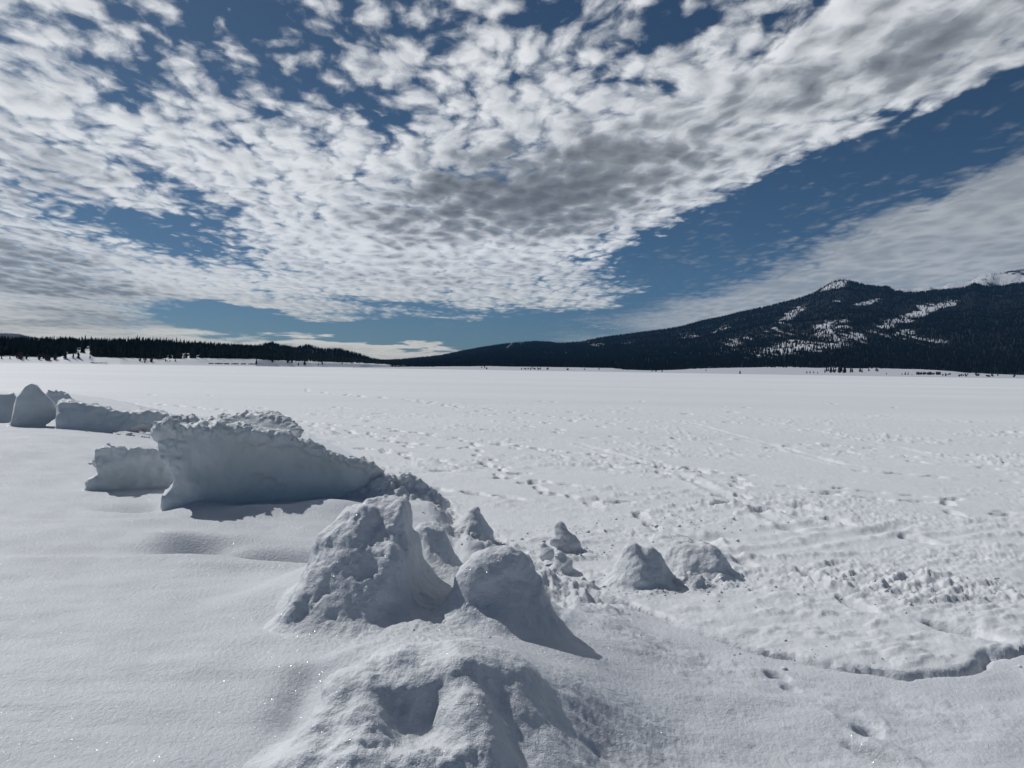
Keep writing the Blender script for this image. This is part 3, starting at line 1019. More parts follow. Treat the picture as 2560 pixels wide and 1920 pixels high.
def build_ridge():
    # --- big stump and its neighbours
    mound('tall crusted snow stump with steep shaded right side', (940, 1530, .35), [
        ((950, 1320, .05, 74), (935, 1500, .02, 140), .8), ((912, 1290, .05, 42), (1000, 1288, .07, 46)), ((870, 1350, .02, 50), (850, 1500, -.06, 86)),
        ((1030, 1370, .06, 44), (1090, 1535, -.05, 36)), ((900, 1560, -.28, 60), (935, 1430, -.10, 84)), ((985, 1570, -.26, 44), (980, 1450, -.10, 64))],
        1.3, h=.0125, k=.07, cuts=[(1046, 1430, -.03, (.90, -.30, .22)), (895, 1430, -.22, (-.46, -.63, .62))],
        extra=[((822, 1356, .02, 30), (905, 1310, .04, 46)), ((835, 1365, .0, 36), (800, 1480, -.04, 60)), ((888, 1372, -.05, 58), (880, 1520, -.17, 84)), ((735, 1540, -.24, 22), (850, 1395, -.06, 32)), ((800, 1570, -.28, 28), (868, 1430, -.12, 34)),
               ((1075, 1345, .42, 44), (1100, 1440, .34, 66)), ((1100, 1430, .30, 30), (1130, 1530, .12, 40)), ((1060, 1540, -.08, 30), (1140, 1560, -.02, 34))],
        amps=((.26, .020), (.11, .018), (.055, .012), (.026, .005)), crumbs=(.045, .010), skirt=.16, zst=2.2)
    mound('rounded snow boulder with smooth shaded face beside the tall stump', (1260, 1560, .33), [
        ((1245, 1440, .03, 60), (1258, 1545, .02, 100), .8), ((1212, 1412, .03, 38), (1292, 1420, .04, 40)), ((1190, 1450, .0, 44), (1160, 1550, -.05, 50))],
        4.7, h=.0125, k=.08, cuts=[(1305, 1480, -.08, (.62, -.74, .25))],
        extra=[((1318, 1455, .08, 30), (1372, 1560, .05, 20)), ((1165, 1555, -.12, 30), (1230, 1575, -.16, 36))],
        amps=((.22, .022), (.09, .012), (.045, .006), (.025, .003)), crumbs=(.07, .007), skirt=.16)
    mound('broad wind packed snow pile with broken hollow front nearest the viewer', (1020, 1930, .20), [
        ((868, 1730, .34, 60), (1000, 1705, .42, 76)), ((1000, 1705, .42, 76), (1150, 1690, .42, 66)), ((1150, 1690, .42, 66), (1260, 1718, .44, 56)),
        ((860, 1750, .30, 56), (790, 1940, .05, 84)), ((915, 1755, .26, 52), (885, 1940, -.08, 80)), ((930, 1742, .24, 24), (1040, 1718, .26, 28)), ((1040, 1718, .26, 28), (1140, 1668, .34, 30)),
        ((1150, 1700, .28, 52), (1190, 1940, -.04, 84)), ((1250, 1745, .38, 58), (1330, 1940, .12, 70)), ((1000, 1765, .34, 84), (1030, 1950, .22, 125)), ((980, 1895, .02, 36), (1110, 1885, .04, 34)),
        ((940, 1950, -.12, 50), (1110, 1960, -.10, 55))],
        8.9, h=.0115, k=.07, carve=[((1080, 1760, .07, 22), (1055, 1830, .03, 32))],
        amps=((.3, .032), (.12, .022), (.05, .009), (.02, .003)), crumbs=(.06, .008), skirt=.20)
    mound('crumbled snow heap touching the right end of the big slab', (1010, 1250, .42), [
        ((960, 1218, 0, 30), (1005, 1210, .02, 32)), ((890, 1245, 0, 24), (960, 1230, 0, 34)), ((1040, 1224, .02, 28), (1115, 1258, 0, 14)), ((990, 1255, -.05, 50), (1040, 1262, -.05, 40))],
        2.2, h=.014, k=.05, amps=((.2, .05), (.08, .03), (.04, .012)), crumbs=(.07, .03))
    mound('small pointed snow block below the crumbled heap', (1190, 1316, .30), [
        ((1188, 1282, 0, 15), (1182, 1322, 0, 50))],
        3.1, h=.012, k=.035, amps=((.12, .016), (.05, .007)), crumbs=(.06, .006))
    mound('knobbly little snow cairn alone at the lake edge', (1412, 1362, .08), [
        ((1400, 1316, .05, 13), (1404, 1334, .05, 19)), ((1412, 1338, .02, 15), (1442, 1358, 0, 11)), ((1385, 1352, 0, 12), (1430, 1364, 0, 14))],
        5.1, h=.011, k=.03, amps=((.1, .014), (.045, .006)), crumbs=(.05, .006))
    mound('low snow knob behind the rounded boulder', (1362, 1376, .14), [((1358, 1366, 0, 9), (1366, 1380, 0, 20))], 6.1, h=.011, k=.03, amps=((.1, .015), (.05, .006)), skirt=.06)
    mound('humped snow knob in front of the low knob', (1402, 1408, .10), [((1398, 1390, 0, 12), (1406, 1412, 0, 26))], 6.6, h=.011, k=.03, amps=((.1, .015), (.05, .006)), skirt=.06)
    # --- the two blocks out on the lake side
    mound('lumpy white snow block with long pointed shadow, left of the pair', (1600, 1455, .03), [
        ((1580, 1384, .02, 27), (1585, 1445, 0, 60)), ((1618, 1388, .04, 24), (1650, 1440, .02, 32)), ((1655, 1440, .03, 24), (1722, 1508, 0, 8)), ((1540, 1448, -.02, 16), (1570, 1440, 0, 30))],
        9.3, h=.0112, k=.04, cuts=[(1590, 1420, -.17, (-.45, -.70, .54)), (1664, 1430, -.02, (.84, -.42, .28))], amps=((.16, .022), (.07, .010), (.03, .004)), crumbs=(.08, .009))
    mound('flat topped snow block, right of the pair', (1740, 1432, .02), [
        ((1688, 1390, .04, 27), (1775, 1391, .05, 27)), ((1698, 1428, .02, 46), (1780, 1428, .03, 46)), ((1795, 1420, .03, 22), (1834, 1470, 0, 7))],
        10.4, h=.0112, k=.04, cuts=[(1720, 1415, -.14, (-.42, -.70, .56)), (1818, 1415, -.02, (.80, -.48, .34))], amps=((.16, .02), (.07, .009), (.03, .004)), crumbs=(.08, .008))
    mound('small rough snow lump at the foot of the pair', (1722, 1462, .02), [((1722, 1442, 0, 13), (1735, 1456, 0, 24)), ((1700, 1455, 0, 12), (1760, 1470, 0, 14))], 11.7, h=.010, k=.03, amps=((.1, .02), (.04, .01)), crumbs=(.05, .014))
    mound('flat crust plate half lifted from the lake snow', (1690, 1348, .02), [((1640, 1344, 0, 5), (1720, 1350, 0, 6), 2.0)], 12.2, h=.012, k=.03, amps=((.1, .015), (.04, .008)), name='snow_crust_plate', cat='crust plate')
    # --- upended slabs
    slab('long overhanging ice slab with crusted rim, largest of all', (650, 1250, .48), [
        (395, 1078), (402, 1062), (425, 1054), (440, 1066), (470, 1064), (500, 1059), (520, 1072), (545, 1062), (600, 1073), (640, 1084), (700, 1086), (760, 1108), (820, 1130), (880, 1150),
        (925, 1166), (957, 1188), (950, 1205), (930, 1235), (890, 1275), (850, 1310), (700, 1330), (560, 1320), (470, 1300), (412, 1262), (410, 1236), (442, 1195), (428, 1168), (405, 1130), (397, 1100)],
        1.9, .34, .10, h=.0145, carve=[((830, 1225, -.20, 66), (820, 1275, -.12, 60))],
        holes_=[((676, 1214, -.25, 6), (676, 1210, .06, 6)), ((703, 1227, -.25, 5), (703, 1223, .06, 5))],
        amps=((.5, .08), (.2, .04), (.08, .010), (.035, .003)), bulge=.10, yaw=.25, back=.35, crumbs=(.08, .020), rim=11)
    slab('broken ice slab stump lit through at its thin right edge', (300, 1216, .53), [
        (224, 1150), (234, 1118), (262, 1108), (280, 1116), (300, 1121), (345, 1112), (390, 1118), (402, 1140), (428, 1162), (443, 1192), (415, 1212), (360, 1240), (330, 1250), (280, 1262), (218, 1262), (220, 1205), (240, 1184), (234, 1166)],
        3.7, .17, .10, h=.0145, amps=((.3, .05), (.12, .03), (.05, .010)), crumbs=(.08, .014), back=.1)
    slab('crusted ice slab lying tilted behind the long slab', (620, 1110, .52), [
        (440, 1100), (480, 1070), (560, 1046), (640, 1040), (690, 1041), (735, 1060), (758, 1082), (755, 1100), (620, 1125), (480, 1115)],
        5.5, .9, -.75, h=.024, amps=((.4, .05), (.14, .03), (.06, .01)), crumbs=(.12, .03), name='ice_slab')
    slab('pointed grey ice slab standing upright, tallest of the far pieces', (92, 1082, .60), [
        (22, 1078), (34, 1020), (46, 992), (64, 970), (78, 958), (92, 962), (112, 985), (134, 1010), (150, 1042), (112, 1062), (104, 1095), (60, 1095)],
        6.8, .55, -.12, h=.022, amps=((.6, .05), (.2, .02), (.08, .006)), back=.2)
    slab('sloping wedge of ice to the right of the pointed slab', (270, 1086, .60), [
        (140, 1095), (138, 1012), (152, 1001), (205, 1008), (250, 1020), (310, 1034), (360, 1029), (420, 1038), (430, 1050), (360, 1062), (300, 1080), (220, 1095)],
        7.7, .7, -.25, h=.022, amps=((.5, .05), (.18, .03), (.08, .01)), crumbs=(.16, .02), back=.3)
    slab('thin dark ice plates leaning behind the pointed slab', (150, 1030, .50), [
        (112, 1010), (118, 978), (152, 976), (166, 984), (188, 1004), (190, 1025), (130, 1030)], 8.3, .35, -.2, h=.024, amps=((.4, .05), (.15, .03)), crumbs=(.14, .03))
    slab('low snow covered ice block at the left edge of view', (-20, 1040, .60), [
        (-160, 1060), (-150, 1000), (-60, 990), (0, 986), (36, 981), (48, 1000), (44, 1060)], 9.9, .9, -.4, h=.028, amps=((.6, .06), (.2, .03)), back=.4)
    mound('rough low crust ridge joining the far ice pieces', (390, 1066, .55), [((300, 1050, .1, 14), (480, 1054, 0, 15)), ((400, 1052, .1, 17), (460, 1056, .1, 14)), ((330, 1062, -.1, 12), (440, 1064, -.2, 12))],
          13.1, h=.022, k=.05, amps=((.3, .06), (.12, .04), (.05, .015)), crumbs=(.12, .04), name='snow_ridge', cat='snow ridge')


build_ridge()


def build_clods():
    """Crumbs of broken snow lying round the ridge and on the lake: far too many to count."""
    rgn = np.random.default_rng(17)
    spots = [((1020, 1250, .35), .55, .35, 260, .022), ((1180, 1330, .2), .5, .45, 260, .018), ((1330, 1420, .1), .6, .35, 260, .016), ((1420, 1380, .03), .5, .3, 120, .016), ((1600, 1470, .03), .45, .25, 150, .013),
             ((1780, 1460, .02), .5, .25, 120, .013), ((880, 1570, .35), .40, .14, 60, .007), ((1000, 1860, .25), .30, .16, 220, .009), ((1150, 1590, .4), .5, .2, 40, .008), ((500, 1100, .6), 1.4, .5, 260, .03),
             ((1500, 1340, .0), 1.0, .5, 110, .014), ((1720, 1310, .0), .9, .5, 120, .015), ((2300, 1480, .0), 1.1, .5, 260, .014), ((2000, 1640, .02), .8, .25, 90, .010), ((350, 1060, .55), 2.2, .7, 160, .05)]
    t = (1 + 5 ** .5) / 2
    iv = np.array([(-1, t, 0), (1, t, 0), (-1, -t, 0), (1, -t, 0), (0, -1, t), (0, 1, t), (0, -1, -t), (0, 1, -t), (t, 0, -1), (t, 0, 1), (-t, 0, -1), (-t, 0, 1)]) / math.hypot(1, t)
    it = np.array([(0, 11, 5), (0, 5, 1), (0, 1, 7), (0, 7, 10), (0, 10, 11), (1, 5, 9), (5, 11, 4), (11, 10, 2), (10, 7, 6), (7, 1, 8), (3, 9, 4), (3, 4, 2), (3, 2, 6), (3, 6, 8), (3, 8, 9), (4, 9, 5), (2, 4, 11), (6, 2, 10), (8, 6, 7), (9, 8, 1)])
    VV, TT, off = [], [], 0
    for p, sx, sy, n, size in spots:
        n = int(n * .6)
        c = ground_at(*p)
        x = c[0] + rgn.normal(0, sx * .6, n); y = c[1] + rgn.normal(0, sy * .6, n)
        z = ground(x, y)
        r = size * .72 * np.exp(rgn.normal(-.35, .55, n))
        v = iv[None] * (1 + rgn.normal(0, .22, (n, 12, 1))) * (r[:, None, None] * rgn.uniform(.7, 1.25, (n, 1, 3)))
        v[..., 2] *= .8
        v = v + np.stack([x, y, z + r * .25], -1)[:, None, :]
        VV.append(v.reshape(-1, 3)); TT.append((it[None] + (np.arange(n) * 12)[:, None, None]).reshape(-1, 3) + off)
        off += n * 12
    o = link('snow_crumbs', mesh_from('snow_crumbs', np.concatenate(VV), np.concatenate(TT), True, True), M_MOUND)
    tag(o, 'loose crumbs of broken snow scattered along the ridge and lake edge', kind='stuff')


build_clods()


# ------------------------------------------------------------------ far land
def horizon_y(px):
    return 923 + 0.0155 * (px - 1280)


def z_at(px, py, dist):
    """Height above the lake of a far point seen at (px, py) at that distance."""
    d = ray(px, py)
    return CAM_H + d[2] / math.hypot(d[0], d[1]) * dist


def px_az(px):
    d = ray(px, horizon_y(px))
    return math.atan2(d[0], d[1])


def polar_mesh(name, azs, rs_fn, zfn, nt, mat, cover=None):
    """rs_fn(az) -> distances (nt of them); zfn(az, t, r) -> height."""
    na = len(azs)
    T = np.linspace(0, 1, nt)
    A, TT = np.meshgrid(azs, T, indexing='ij')
    Rr = rs_fn(A, TT)
    X = Rr * np.sin(A); Y = Rr * np.cos(A)
    Z = zfn(A, TT, Rr)
    V = np.stack([X, Y, Z], -1).reshape(-1, 3)
    i = np.arange(na - 1)[:, None]; j = np.arange(nt - 1)[None, :]
    q = np.stack(np.broadcast_arrays(i * nt + j, (i + 1) * nt + j, (i + 1) * nt + j + 1, i * nt + j + 1), -1).reshape(-1, 4)
    me = mesh_from(name, V, q)
    if cover is not None:
        at = me.attributes.new('cover', 'FLOAT', 'POINT')
        at.data.foreach_set('value', cover(A, TT, Rr, Z).astype(np.float32).ravel())
    return link(name, me, mat)


def tree_pts(h, w, layers, sides, rg, cap=True):
    """A conifer: ragged skirts of branches on a trunk. Triangles only."""
    V, T = [], []
    for l in range(layers):
        t0 = .10 + .9 * l / layers
        t1 = min(1.0, t0 + 1.35 * .9 / layers)
        r0 = w * (1 - t0) ** .85 * rg.uniform(.85, 1.15) + .02 * w
        top = len(V); V.append((rg.uniform(-.04, .04) * w, rg.uniform(-.04, .04) * w, t1 * h))
        ph = rg.uniform(0, 6.28)
        st = len(V)
        for s in range(sides):
            a = ph + 6.2832 * s / sides
            rr = r0 * rg.uniform(.65, 1.2)
            V.append((rr * math.cos(a), rr * math.sin(a), (t0 - .05 * rg.random()) * h))
        for s in range(sides):
            T.append((top, st + s, st + (s + 1) % sides))
        if not cap:
            continue
        c = len(V); V.append((0, 0, (t0 + .04) * h))
        for s in range(sides):
            T.append((c, st + (s + 1) % sides, st + s))
    return np.array(V), np.array(T)


def trunk_pts(h, r, sides=5):
    V, T = [], []
    for k, (z, q) in enumerate(((-.6, r), (h, r * .3))):
        for s in range(sides):
            a = 6.2832 * s / sides
            V.append((q * math.cos(a), q * math.sin(a), z))
    for s in range(sides):
        a, b = s, (s + 1) % sides
        T += [(a, b, b + sides), (a, b + sides, a + sides)]
    return np.array(V), np.array(T)


# --- left shore: a beach, a wooded rise with houses, lower hills running out to a point
L_SKY = [(-500, 834), (0, 844), (100, 845), (200, 847), (300, 848), (345, 846), (450, 852), (560, 859), (640, 864), (700, 871), (800, 884), (900, 898), (1000, 908), (1070, 914)]
L_BASE = [(-500, 886), (0, 890), (60, 891), (130, 894), (150, 892), (172, 886), (225, 887), (235, 893), (260, 893), (330, 896), (400, 898), (480, 896), (560, 897), (640, 898), (720, 903), (800, 905), (900, 908), (1000, 913), (1080, 917)]
L_DIST = [(-500, 960), (0, 1000), (300, 1050), (640, 1300), (800, 1700), (900, 2000), (1000, 2400), (1080, 2700)]


def interp(tab, px):
    return np.interp(px, [t[0] for t in tab], [t[1] for t in tab])


def az_px(az):
    return 1280 + FPX * np.tan(az)            # along the horizon, close enough for tables


def left_heights(A):
    px = az_px(A)
    d0 = interp(L_DIST, px)
    hor = horizon_y(px)
    sec = np.sqrt(1 + np.tan(A) ** 2)
    zb = CAM_H + (hor - interp(L_BASE, px)) / FPX / sec * (d0 + 45)
    zr = CAM_H + (hor - interp(L_SKY, px)) / FPX / sec * (d0 + 330) - 15 * np.clip((1080 - px) / 300, 0.25, 1)
    zb = np.maximum(zb, 1.0)
    return d0, zb, np.maximum(zr, zb + .5)


def left_z(A, T, Rr):
    d0, zb, zr = left_heights(A)
    t = Rr - d0
    z = zb * sstep(-5, 45, t) * .9 + zb * .1 * sstep(0, 60, t) + (zr - zb) * sstep(45, 360, t) - (zr * .8) * sstep(480, 900, t)
    X = Rr * np.sin(A); Y = Rr * np.cos(A)
    z = z + sstep(0, 40, t) * (.5 * fbm2(X * .02, Y * .02, 3)) - .6 * (1 - sstep(-20, 10, t))
    return z


LEFT_AZ = np.linspace(px_az(-700), px_az(1085), 500)
o = polar_mesh('wooded_shore', LEFT_AZ, lambda A, T: left_heights(A)[0] - 20 + 950 * T, left_z, 70, M_FARSNOW)
tag(o, 'snowy rise of the left shore below the forest', kind='structure')


def left_z_at(az, r):
    return float(left_z(np.array([az]), None, np.array([r]))[0])


PROTO = []
rg = random.Random(11)
for i in range(6):
    cv, ct = tree_pts(1.0, .155 + .02 * (i % 3), 6, 7, rg)
    tv, tt = trunk_pts(.45, .012)
    PROTO.append((mesh_from('pine_crown', cv, ct, False, True), mesh_from('pine_trunk', tv, tt, False, True)))
for a, b in PROTO:
    a.materials.append(M_NEEDLE); b.materials.append(M_BARK)


def pine(x, y, z, h, w, k, rz, label, group=None, parts=True):
    e = bpy.data.objects.new('pine_tree', None)
    COL.objects.link(e)
    e.location = (x, y, z); e.scale = (h * w, h * w, h); e.rotation_euler = (0, 0, rz)
    e.empty_display_size = .2
    tag(e, label, 'tree', group)
    for nm, me in (('crown', PROTO[k][0]), ('trunk', PROTO[k][1])):
        c = bpy.data.objects.new(nm, me); COL.objects.link(c); c.parent = e
    return e


def forest(name, pts, label, mat, sides=4, layers=2, seed=3):
    """pts: (x, y, z, h, w) rows -> one joined mesh of small conifers."""
    rg = random.Random(seed)
    protos = [tree_pts(1.0, 1.0, layers, sides, rg, False) for _ in range(8)]
    pts = np.asarray(pts)
    nrg = np.random.default_rng(seed)
    which = nrg.integers(0, 8, len(pts)); rot = nrg.uniform(0, 6.28, len(pts))
    VV, TT = [], []
    off = 0
    for k in range(8):
        p = pts[which == k]; a = rot[which == k]
        if not len(p):
            continue
        v, t = protos[k]
        c, s = np.cos(a)[:, None], np.sin(a)[:, None]
        x = (v[None, :, 0] * c - v[None, :, 1] * s) * p[:, 4:5] + p[:, 0:1]
        y = (v[None, :, 0] * s + v[None, :, 1] * c) * p[:, 4:5] + p[:, 1:2]
        z = v[None, :, 2] * p[:, 3:4] + p[:, 2:3]
        VV.append(np.stack([x, y, z], -1).reshape(-1, 3))
        TT.append((t[None] + (np.arange(len(p)) * len(v))[:, None, None]).reshape(-1, 3) + off)
        off += len(p) * len(v)
    me = mesh_from(name, np.concatenate(VV), np.concatenate(TT), False, True)
    o = link(name, me, mat)
    tag(o, label, kind='stuff')
    return o


CABINS = [(90, 866, 7, 4, .3, 'snow roofed cabin high in the forest, leftmost of the cabins'), (101, 864, 6, 3.5, -.2, 'snow roofed cabin high in the forest beside the leftmost cabin'),
          (197, 875, 7, 3.5, .1, 'snow roofed cabin in the trees above the clearing'), (218, 870, 9, 3.5, -.2, 'wide snow roofed cabin high above the clearing'),
          (434, 860, 9, 4, .2, 'left cabin of three close under the skyline trees'), (448, 860, 10, 4, -.1, 'middle cabin of three close under the skyline trees'), (457, 861, 9, 4, .3, 'right cabin of three close under the skyline trees'),
          (466, 887, 13, 4, .05, 'long snow roofed cabin low behind the open slope'), (497, 891, 10, 4, .2, 'low cabin at the forest foot right of the long cabin'), (425, 891, 11, 4, -.1, 'grey cabin at the forest foot above the young conifers')]


def cabin_r(px, py):
    """Distance up the slope at which a spot on the ground is seen at that photo pixel (or the top of the rise)."""
    az = px_az(px); d0 = float(interp(L_DIST, px))
    rr = np.linspace(d0 + 55, d0 + 345, 120)
    z = left_z(np.full(120, az), None, rr)
    yy = horizon_y(px) - (z + 2.5 - CAM_H) / rr * FPX
    return float(rr[int(np.argmin(np.abs(yy - py)))])


CABIN_AT = [(c[0], c[1], cabin_r(c[0], c[1]), c[2]) for c in CABINS]


def build_left_shore():
    rg = random.Random(21)
    # clearings (photo spots on the wooded rise where snow or roofs show between the trees)
    # skyline and front trees as individuals, the mass between them as one forest
    n = 0
    mass = []
    tips = [(5, 836), (12, 837), (52, 835), (60, 838), (107, 837), (118, 843), (135, 837), (151, 838), (174, 838), (184, 842), (204, 839), (213, 836), (228, 838), (246, 843), (262, 843), (300, 843),
            (321, 839), (343, 835), (349, 839), (358, 840), (375, 841), (382, 839), (391, 841), (400, 841), (416, 841), (431, 844), (441, 841), (451, 846), (460, 846), (488, 847), (513, 851), (529, 853), (545, 853), (560, 855), (573, 857), (600, 860), (606, 861)]
    for px, py in tips:
        az = px_az(px)
        d0 = float(interp(L_DIST, px))
        r = d0 + rg.uniform(250, 340)
        z = left_z_at(az, r)
        top = z_at(px, py, r)
        h = max(8, top - z)
        pine(r * math.sin(az), r * math.cos(az), z - .3, h, rg.uniform(.9, 1.2), rg.randrange(6), rg.uniform(0, 6), 'tall dark conifer standing out on the forest skyline of the left shore', 'skyline conifers of the left shore')
        n += 1
    # front row
    for i in range(150):
        px = rg.uniform(0, 640)
        if 150 < px < 232 or 270 < px < 330 and rg.random() < .7:
            continue
        az = px_az(px)
        d0 = float(interp(L_DIST, px))
        r = d0 + rg.uniform(48, 80)
        z = left_z_at(az, r)
        pine(r * math.sin(az), r * math.cos(az), z - .3, rg.uniform(8, 17), rg.uniform(.9, 1.3), rg.randrange(6), rg.uniform(0, 6), 'dark conifer along the front edge of the left shore forest', 'front row conifers of the left shore')
        n += 1
    # the mass
    for i in range(9000):
        px = rg.uniform(-250, 1060)
        az = px_az(px)
        d0 = float(interp(L_DIST, px))
        t = rg.uniform(52, 420)
        thin = 1.0
        if 160 < px < 228 and t < 95:
            continue
        if px > 700:
            thin = .35 if t < 150 else .9
            if px > 860:
                thin *= .5
        if rg.random() > thin:
            continue
        # little openings where snow shows
        if noise2(np.array([px * .045]), np.array([t * .02 + 3]))[0] > .66:
            continue
        r = d0 + t
        z = left_z_at(az, r)
        if any(abs(px - cx) < cw * .5 / r * FPX + 2.5 and r < cr and horizon_y(px) - (z + 13 - CAM_H) / r * FPX < cy + 1 for cx, cy, cr, cw in CABIN_AT):
            continue
        k = max(.45, min(1, (1090 - px) / 420))
        mass.append((r * math.sin(az), r * math.cos(az), z - .3, rg.uniform(11, 20) * (.5 + .5 * k), rg.uniform(1.9, 3.2)))
    forest('shore_forest', mass, 'dense dark conifer forest covering the left shore', M_NEEDLE, 5, 3, 4)
    # young conifers on the open snow
    for px, py, hpx, w, lab in [(163, 897, 21, 1.5, 'broad conifer at the left of the snowy clearing'), (183, 898, 16, 1.1, 'slim conifer in the middle of the snowy clearing'), (196, 902, 15, 1.9, 'bushy round conifer in front of the snowy clearing'),
                                (225, 902, 9, 1.2, 'young conifer at the right of the snowy clearing'), (4, 899, 9, 1.3, 'small conifer on the beach at the far left'), (25, 896, 8, 1.3, 'small conifer beside the beach bushes at far left'),
                                (414, 902, 8, 1.4, 'first of three young conifers on the open shore slope'), (425, 902, 5, 1.4, 'smallest of three young conifers on the open shore slope'), (438, 902, 9, 1.5, 'last and tallest of three young conifers on the open shore slope')]:
        az = px_az(px); r = float(interp(L_DIST, px)) + 25
        z = left_z_at(az, r)
        pine(r * math.sin(az), r * math.cos(az), z - .2, hpx / FPX * r, w, rg.randrange(6), rg.uniform(0, 6), lab)
        n += 1
    # sparse trees of the point
    for i in range(90):
        px = 640 + 420 * rg.random()
        az = px_az(px); r = float(interp(L_DIST, px)) + rg.uniform(8, 90)
        z = left_z_at(az, r)
        pine(r * math.sin(az), r * math.cos(az), z - .3, rg.uniform(6, 14), rg.uniform(1.1, 1.9), rg.randrange(6), rg.uniform(0, 6), 'scattered dark conifer on the snowy low point of the left shore', 'scattered conifers on the low point')


build_left_shore()


def bush_mesh(seed, n=130, spread=1.0):
    """A leafless shrub: many thin blades of twigs rising from one foot."""
    rg = random.Random(seed)
    V, T = [], []
    for i in range(n):
        a = rg.uniform(0, 6.28); tilt = rg.uniform(0, .9)
        L = rg.uniform(.55, 1.0)
        r = math.sin(tilt) * L * spread; z = math.cos(tilt) * L
        bx, by = rg.uniform(-.25, .25), rg.uniform(-.25, .25)
        w = .028
        p = (bx * spread, by * spread, -.05)
        q = (bx * spread + r * math.cos(a), by * spread + r * math.sin(a), z)
        mx = [(p[k] * .4 + q[k] * .6) for k in range(3)]
        ca, sa = math.cos(a + 1.57) * w, math.sin(a + 1.57) * w
        b = len(V)
        V += [(p[0] - ca, p[1] - sa, p[2]), (p[0] + ca, p[1] + sa, p[2]), (mx[0] + ca * 1.6, mx[1] + sa * 1.6, mx[2]), (mx[0] - ca * 1.6, mx[1] - sa * 1.6, mx[2]), q]
        T += [(b, b + 1, b + 2), (b, b + 2, b + 3), (b + 3, b + 2, b + 4)]
    return mesh_from('bare_shrub', np.array(V), np.array(T), False, True)


BUSH = [bush_mesh(s) for s in range(4)]
for b in BUSH:
    b.materials.append(M_TWIG)


def shrub(x, y, z, h, w, k, rz, label, group):
    o = bpy.data.objects.new('bare_shrub', BUSH[k]); COL.objects.link(o)
    o.location = (x, y, z); o.scale = (w, w, h); o.rotation_euler = (0, 0, rz)
    tag(o, label, 'shrub', group)


def cabin(px, py, r, w, hgt, rz, label):
    az = px_az(px)
    z = left_z_at(az, r)
    e = bpy.data.objects.new('cabin', None); COL.objects.link(e)
    e.location = (r * math.sin(az), r * math.cos(az), z); e.rotation_euler = (0, 0, -az + rz)
    tag(e, label, 'cabin')
    d = w * .7; g = hgt * .45
    zb = -4.0
    V = [(-w / 2, -d / 2, zb), (w / 2, -d / 2, zb), (w / 2, d / 2, zb), (-w / 2, d / 2, zb), (-w / 2, -d / 2, hgt), (w / 2, -d / 2, hgt), (w / 2, d / 2, hgt), (-w / 2, d / 2, hgt), (-w / 2, 0, hgt + g), (w / 2, 0, hgt + g)]
    me = bpy.data.meshes.new('wall')
    me.from_pydata(V, [], [(0, 1, 5, 4), (1, 2, 6, 9, 5), (2, 3, 7, 6), (3, 0, 4, 8, 7)])
    link('wall', me, M_WALL, e)
    ov = .5; th = .45
    P = []
    for (yy, zz) in ((-d / 2 - ov, hgt - ov * g / (d / 2)), (0, hgt + g), (d / 2 + ov, hgt - ov * g / (d / 2))):
        for xx in (-w / 2 - ov, w / 2 + ov):
            P += [(xx, yy, zz + .03), (xx, yy, zz + th)]
    me = bpy.data.meshes.new('roof')
    me.from_pydata(P, [], [(1, 3, 7, 5), (5, 7, 11, 9), (0, 4, 6, 2), (4, 8, 10, 6), (0, 2, 3, 1), (8, 9, 11, 10), (0, 1, 5, 4), (4, 5, 9, 8), (2, 6, 7, 3), (6, 10, 11, 7)])
    link('roof', me, M_ROOFSNOW, e)
    for s in (-.25, .25):
        me = bpy.data.meshes.new('window')
        x0 = s * w
        me.from_pydata([(x0 - .7, -d / 2 - .04, hgt * .4), (x0 + .7, -d / 2 - .04, hgt * .4), (x0 + .7, -d / 2 - .04, hgt * .75), (x0 - .7, -d / 2 - .04, hgt * .75),
                        (x0 - .7, -d / 2 + .04, hgt * .4), (x0 + .7, -d / 2 + .04, hgt * .4), (x0 + .7, -d / 2 + .04, hgt * .75), (x0 - .7, -d / 2 + .04, hgt * .75)], [],
                       [(0, 1, 2, 3), (4, 7, 6, 5), (0, 4, 5, 1), (1, 5, 6, 2), (2, 6, 7, 3), (3, 7, 4, 0)])
        link('window', me, M_GLASS, e)


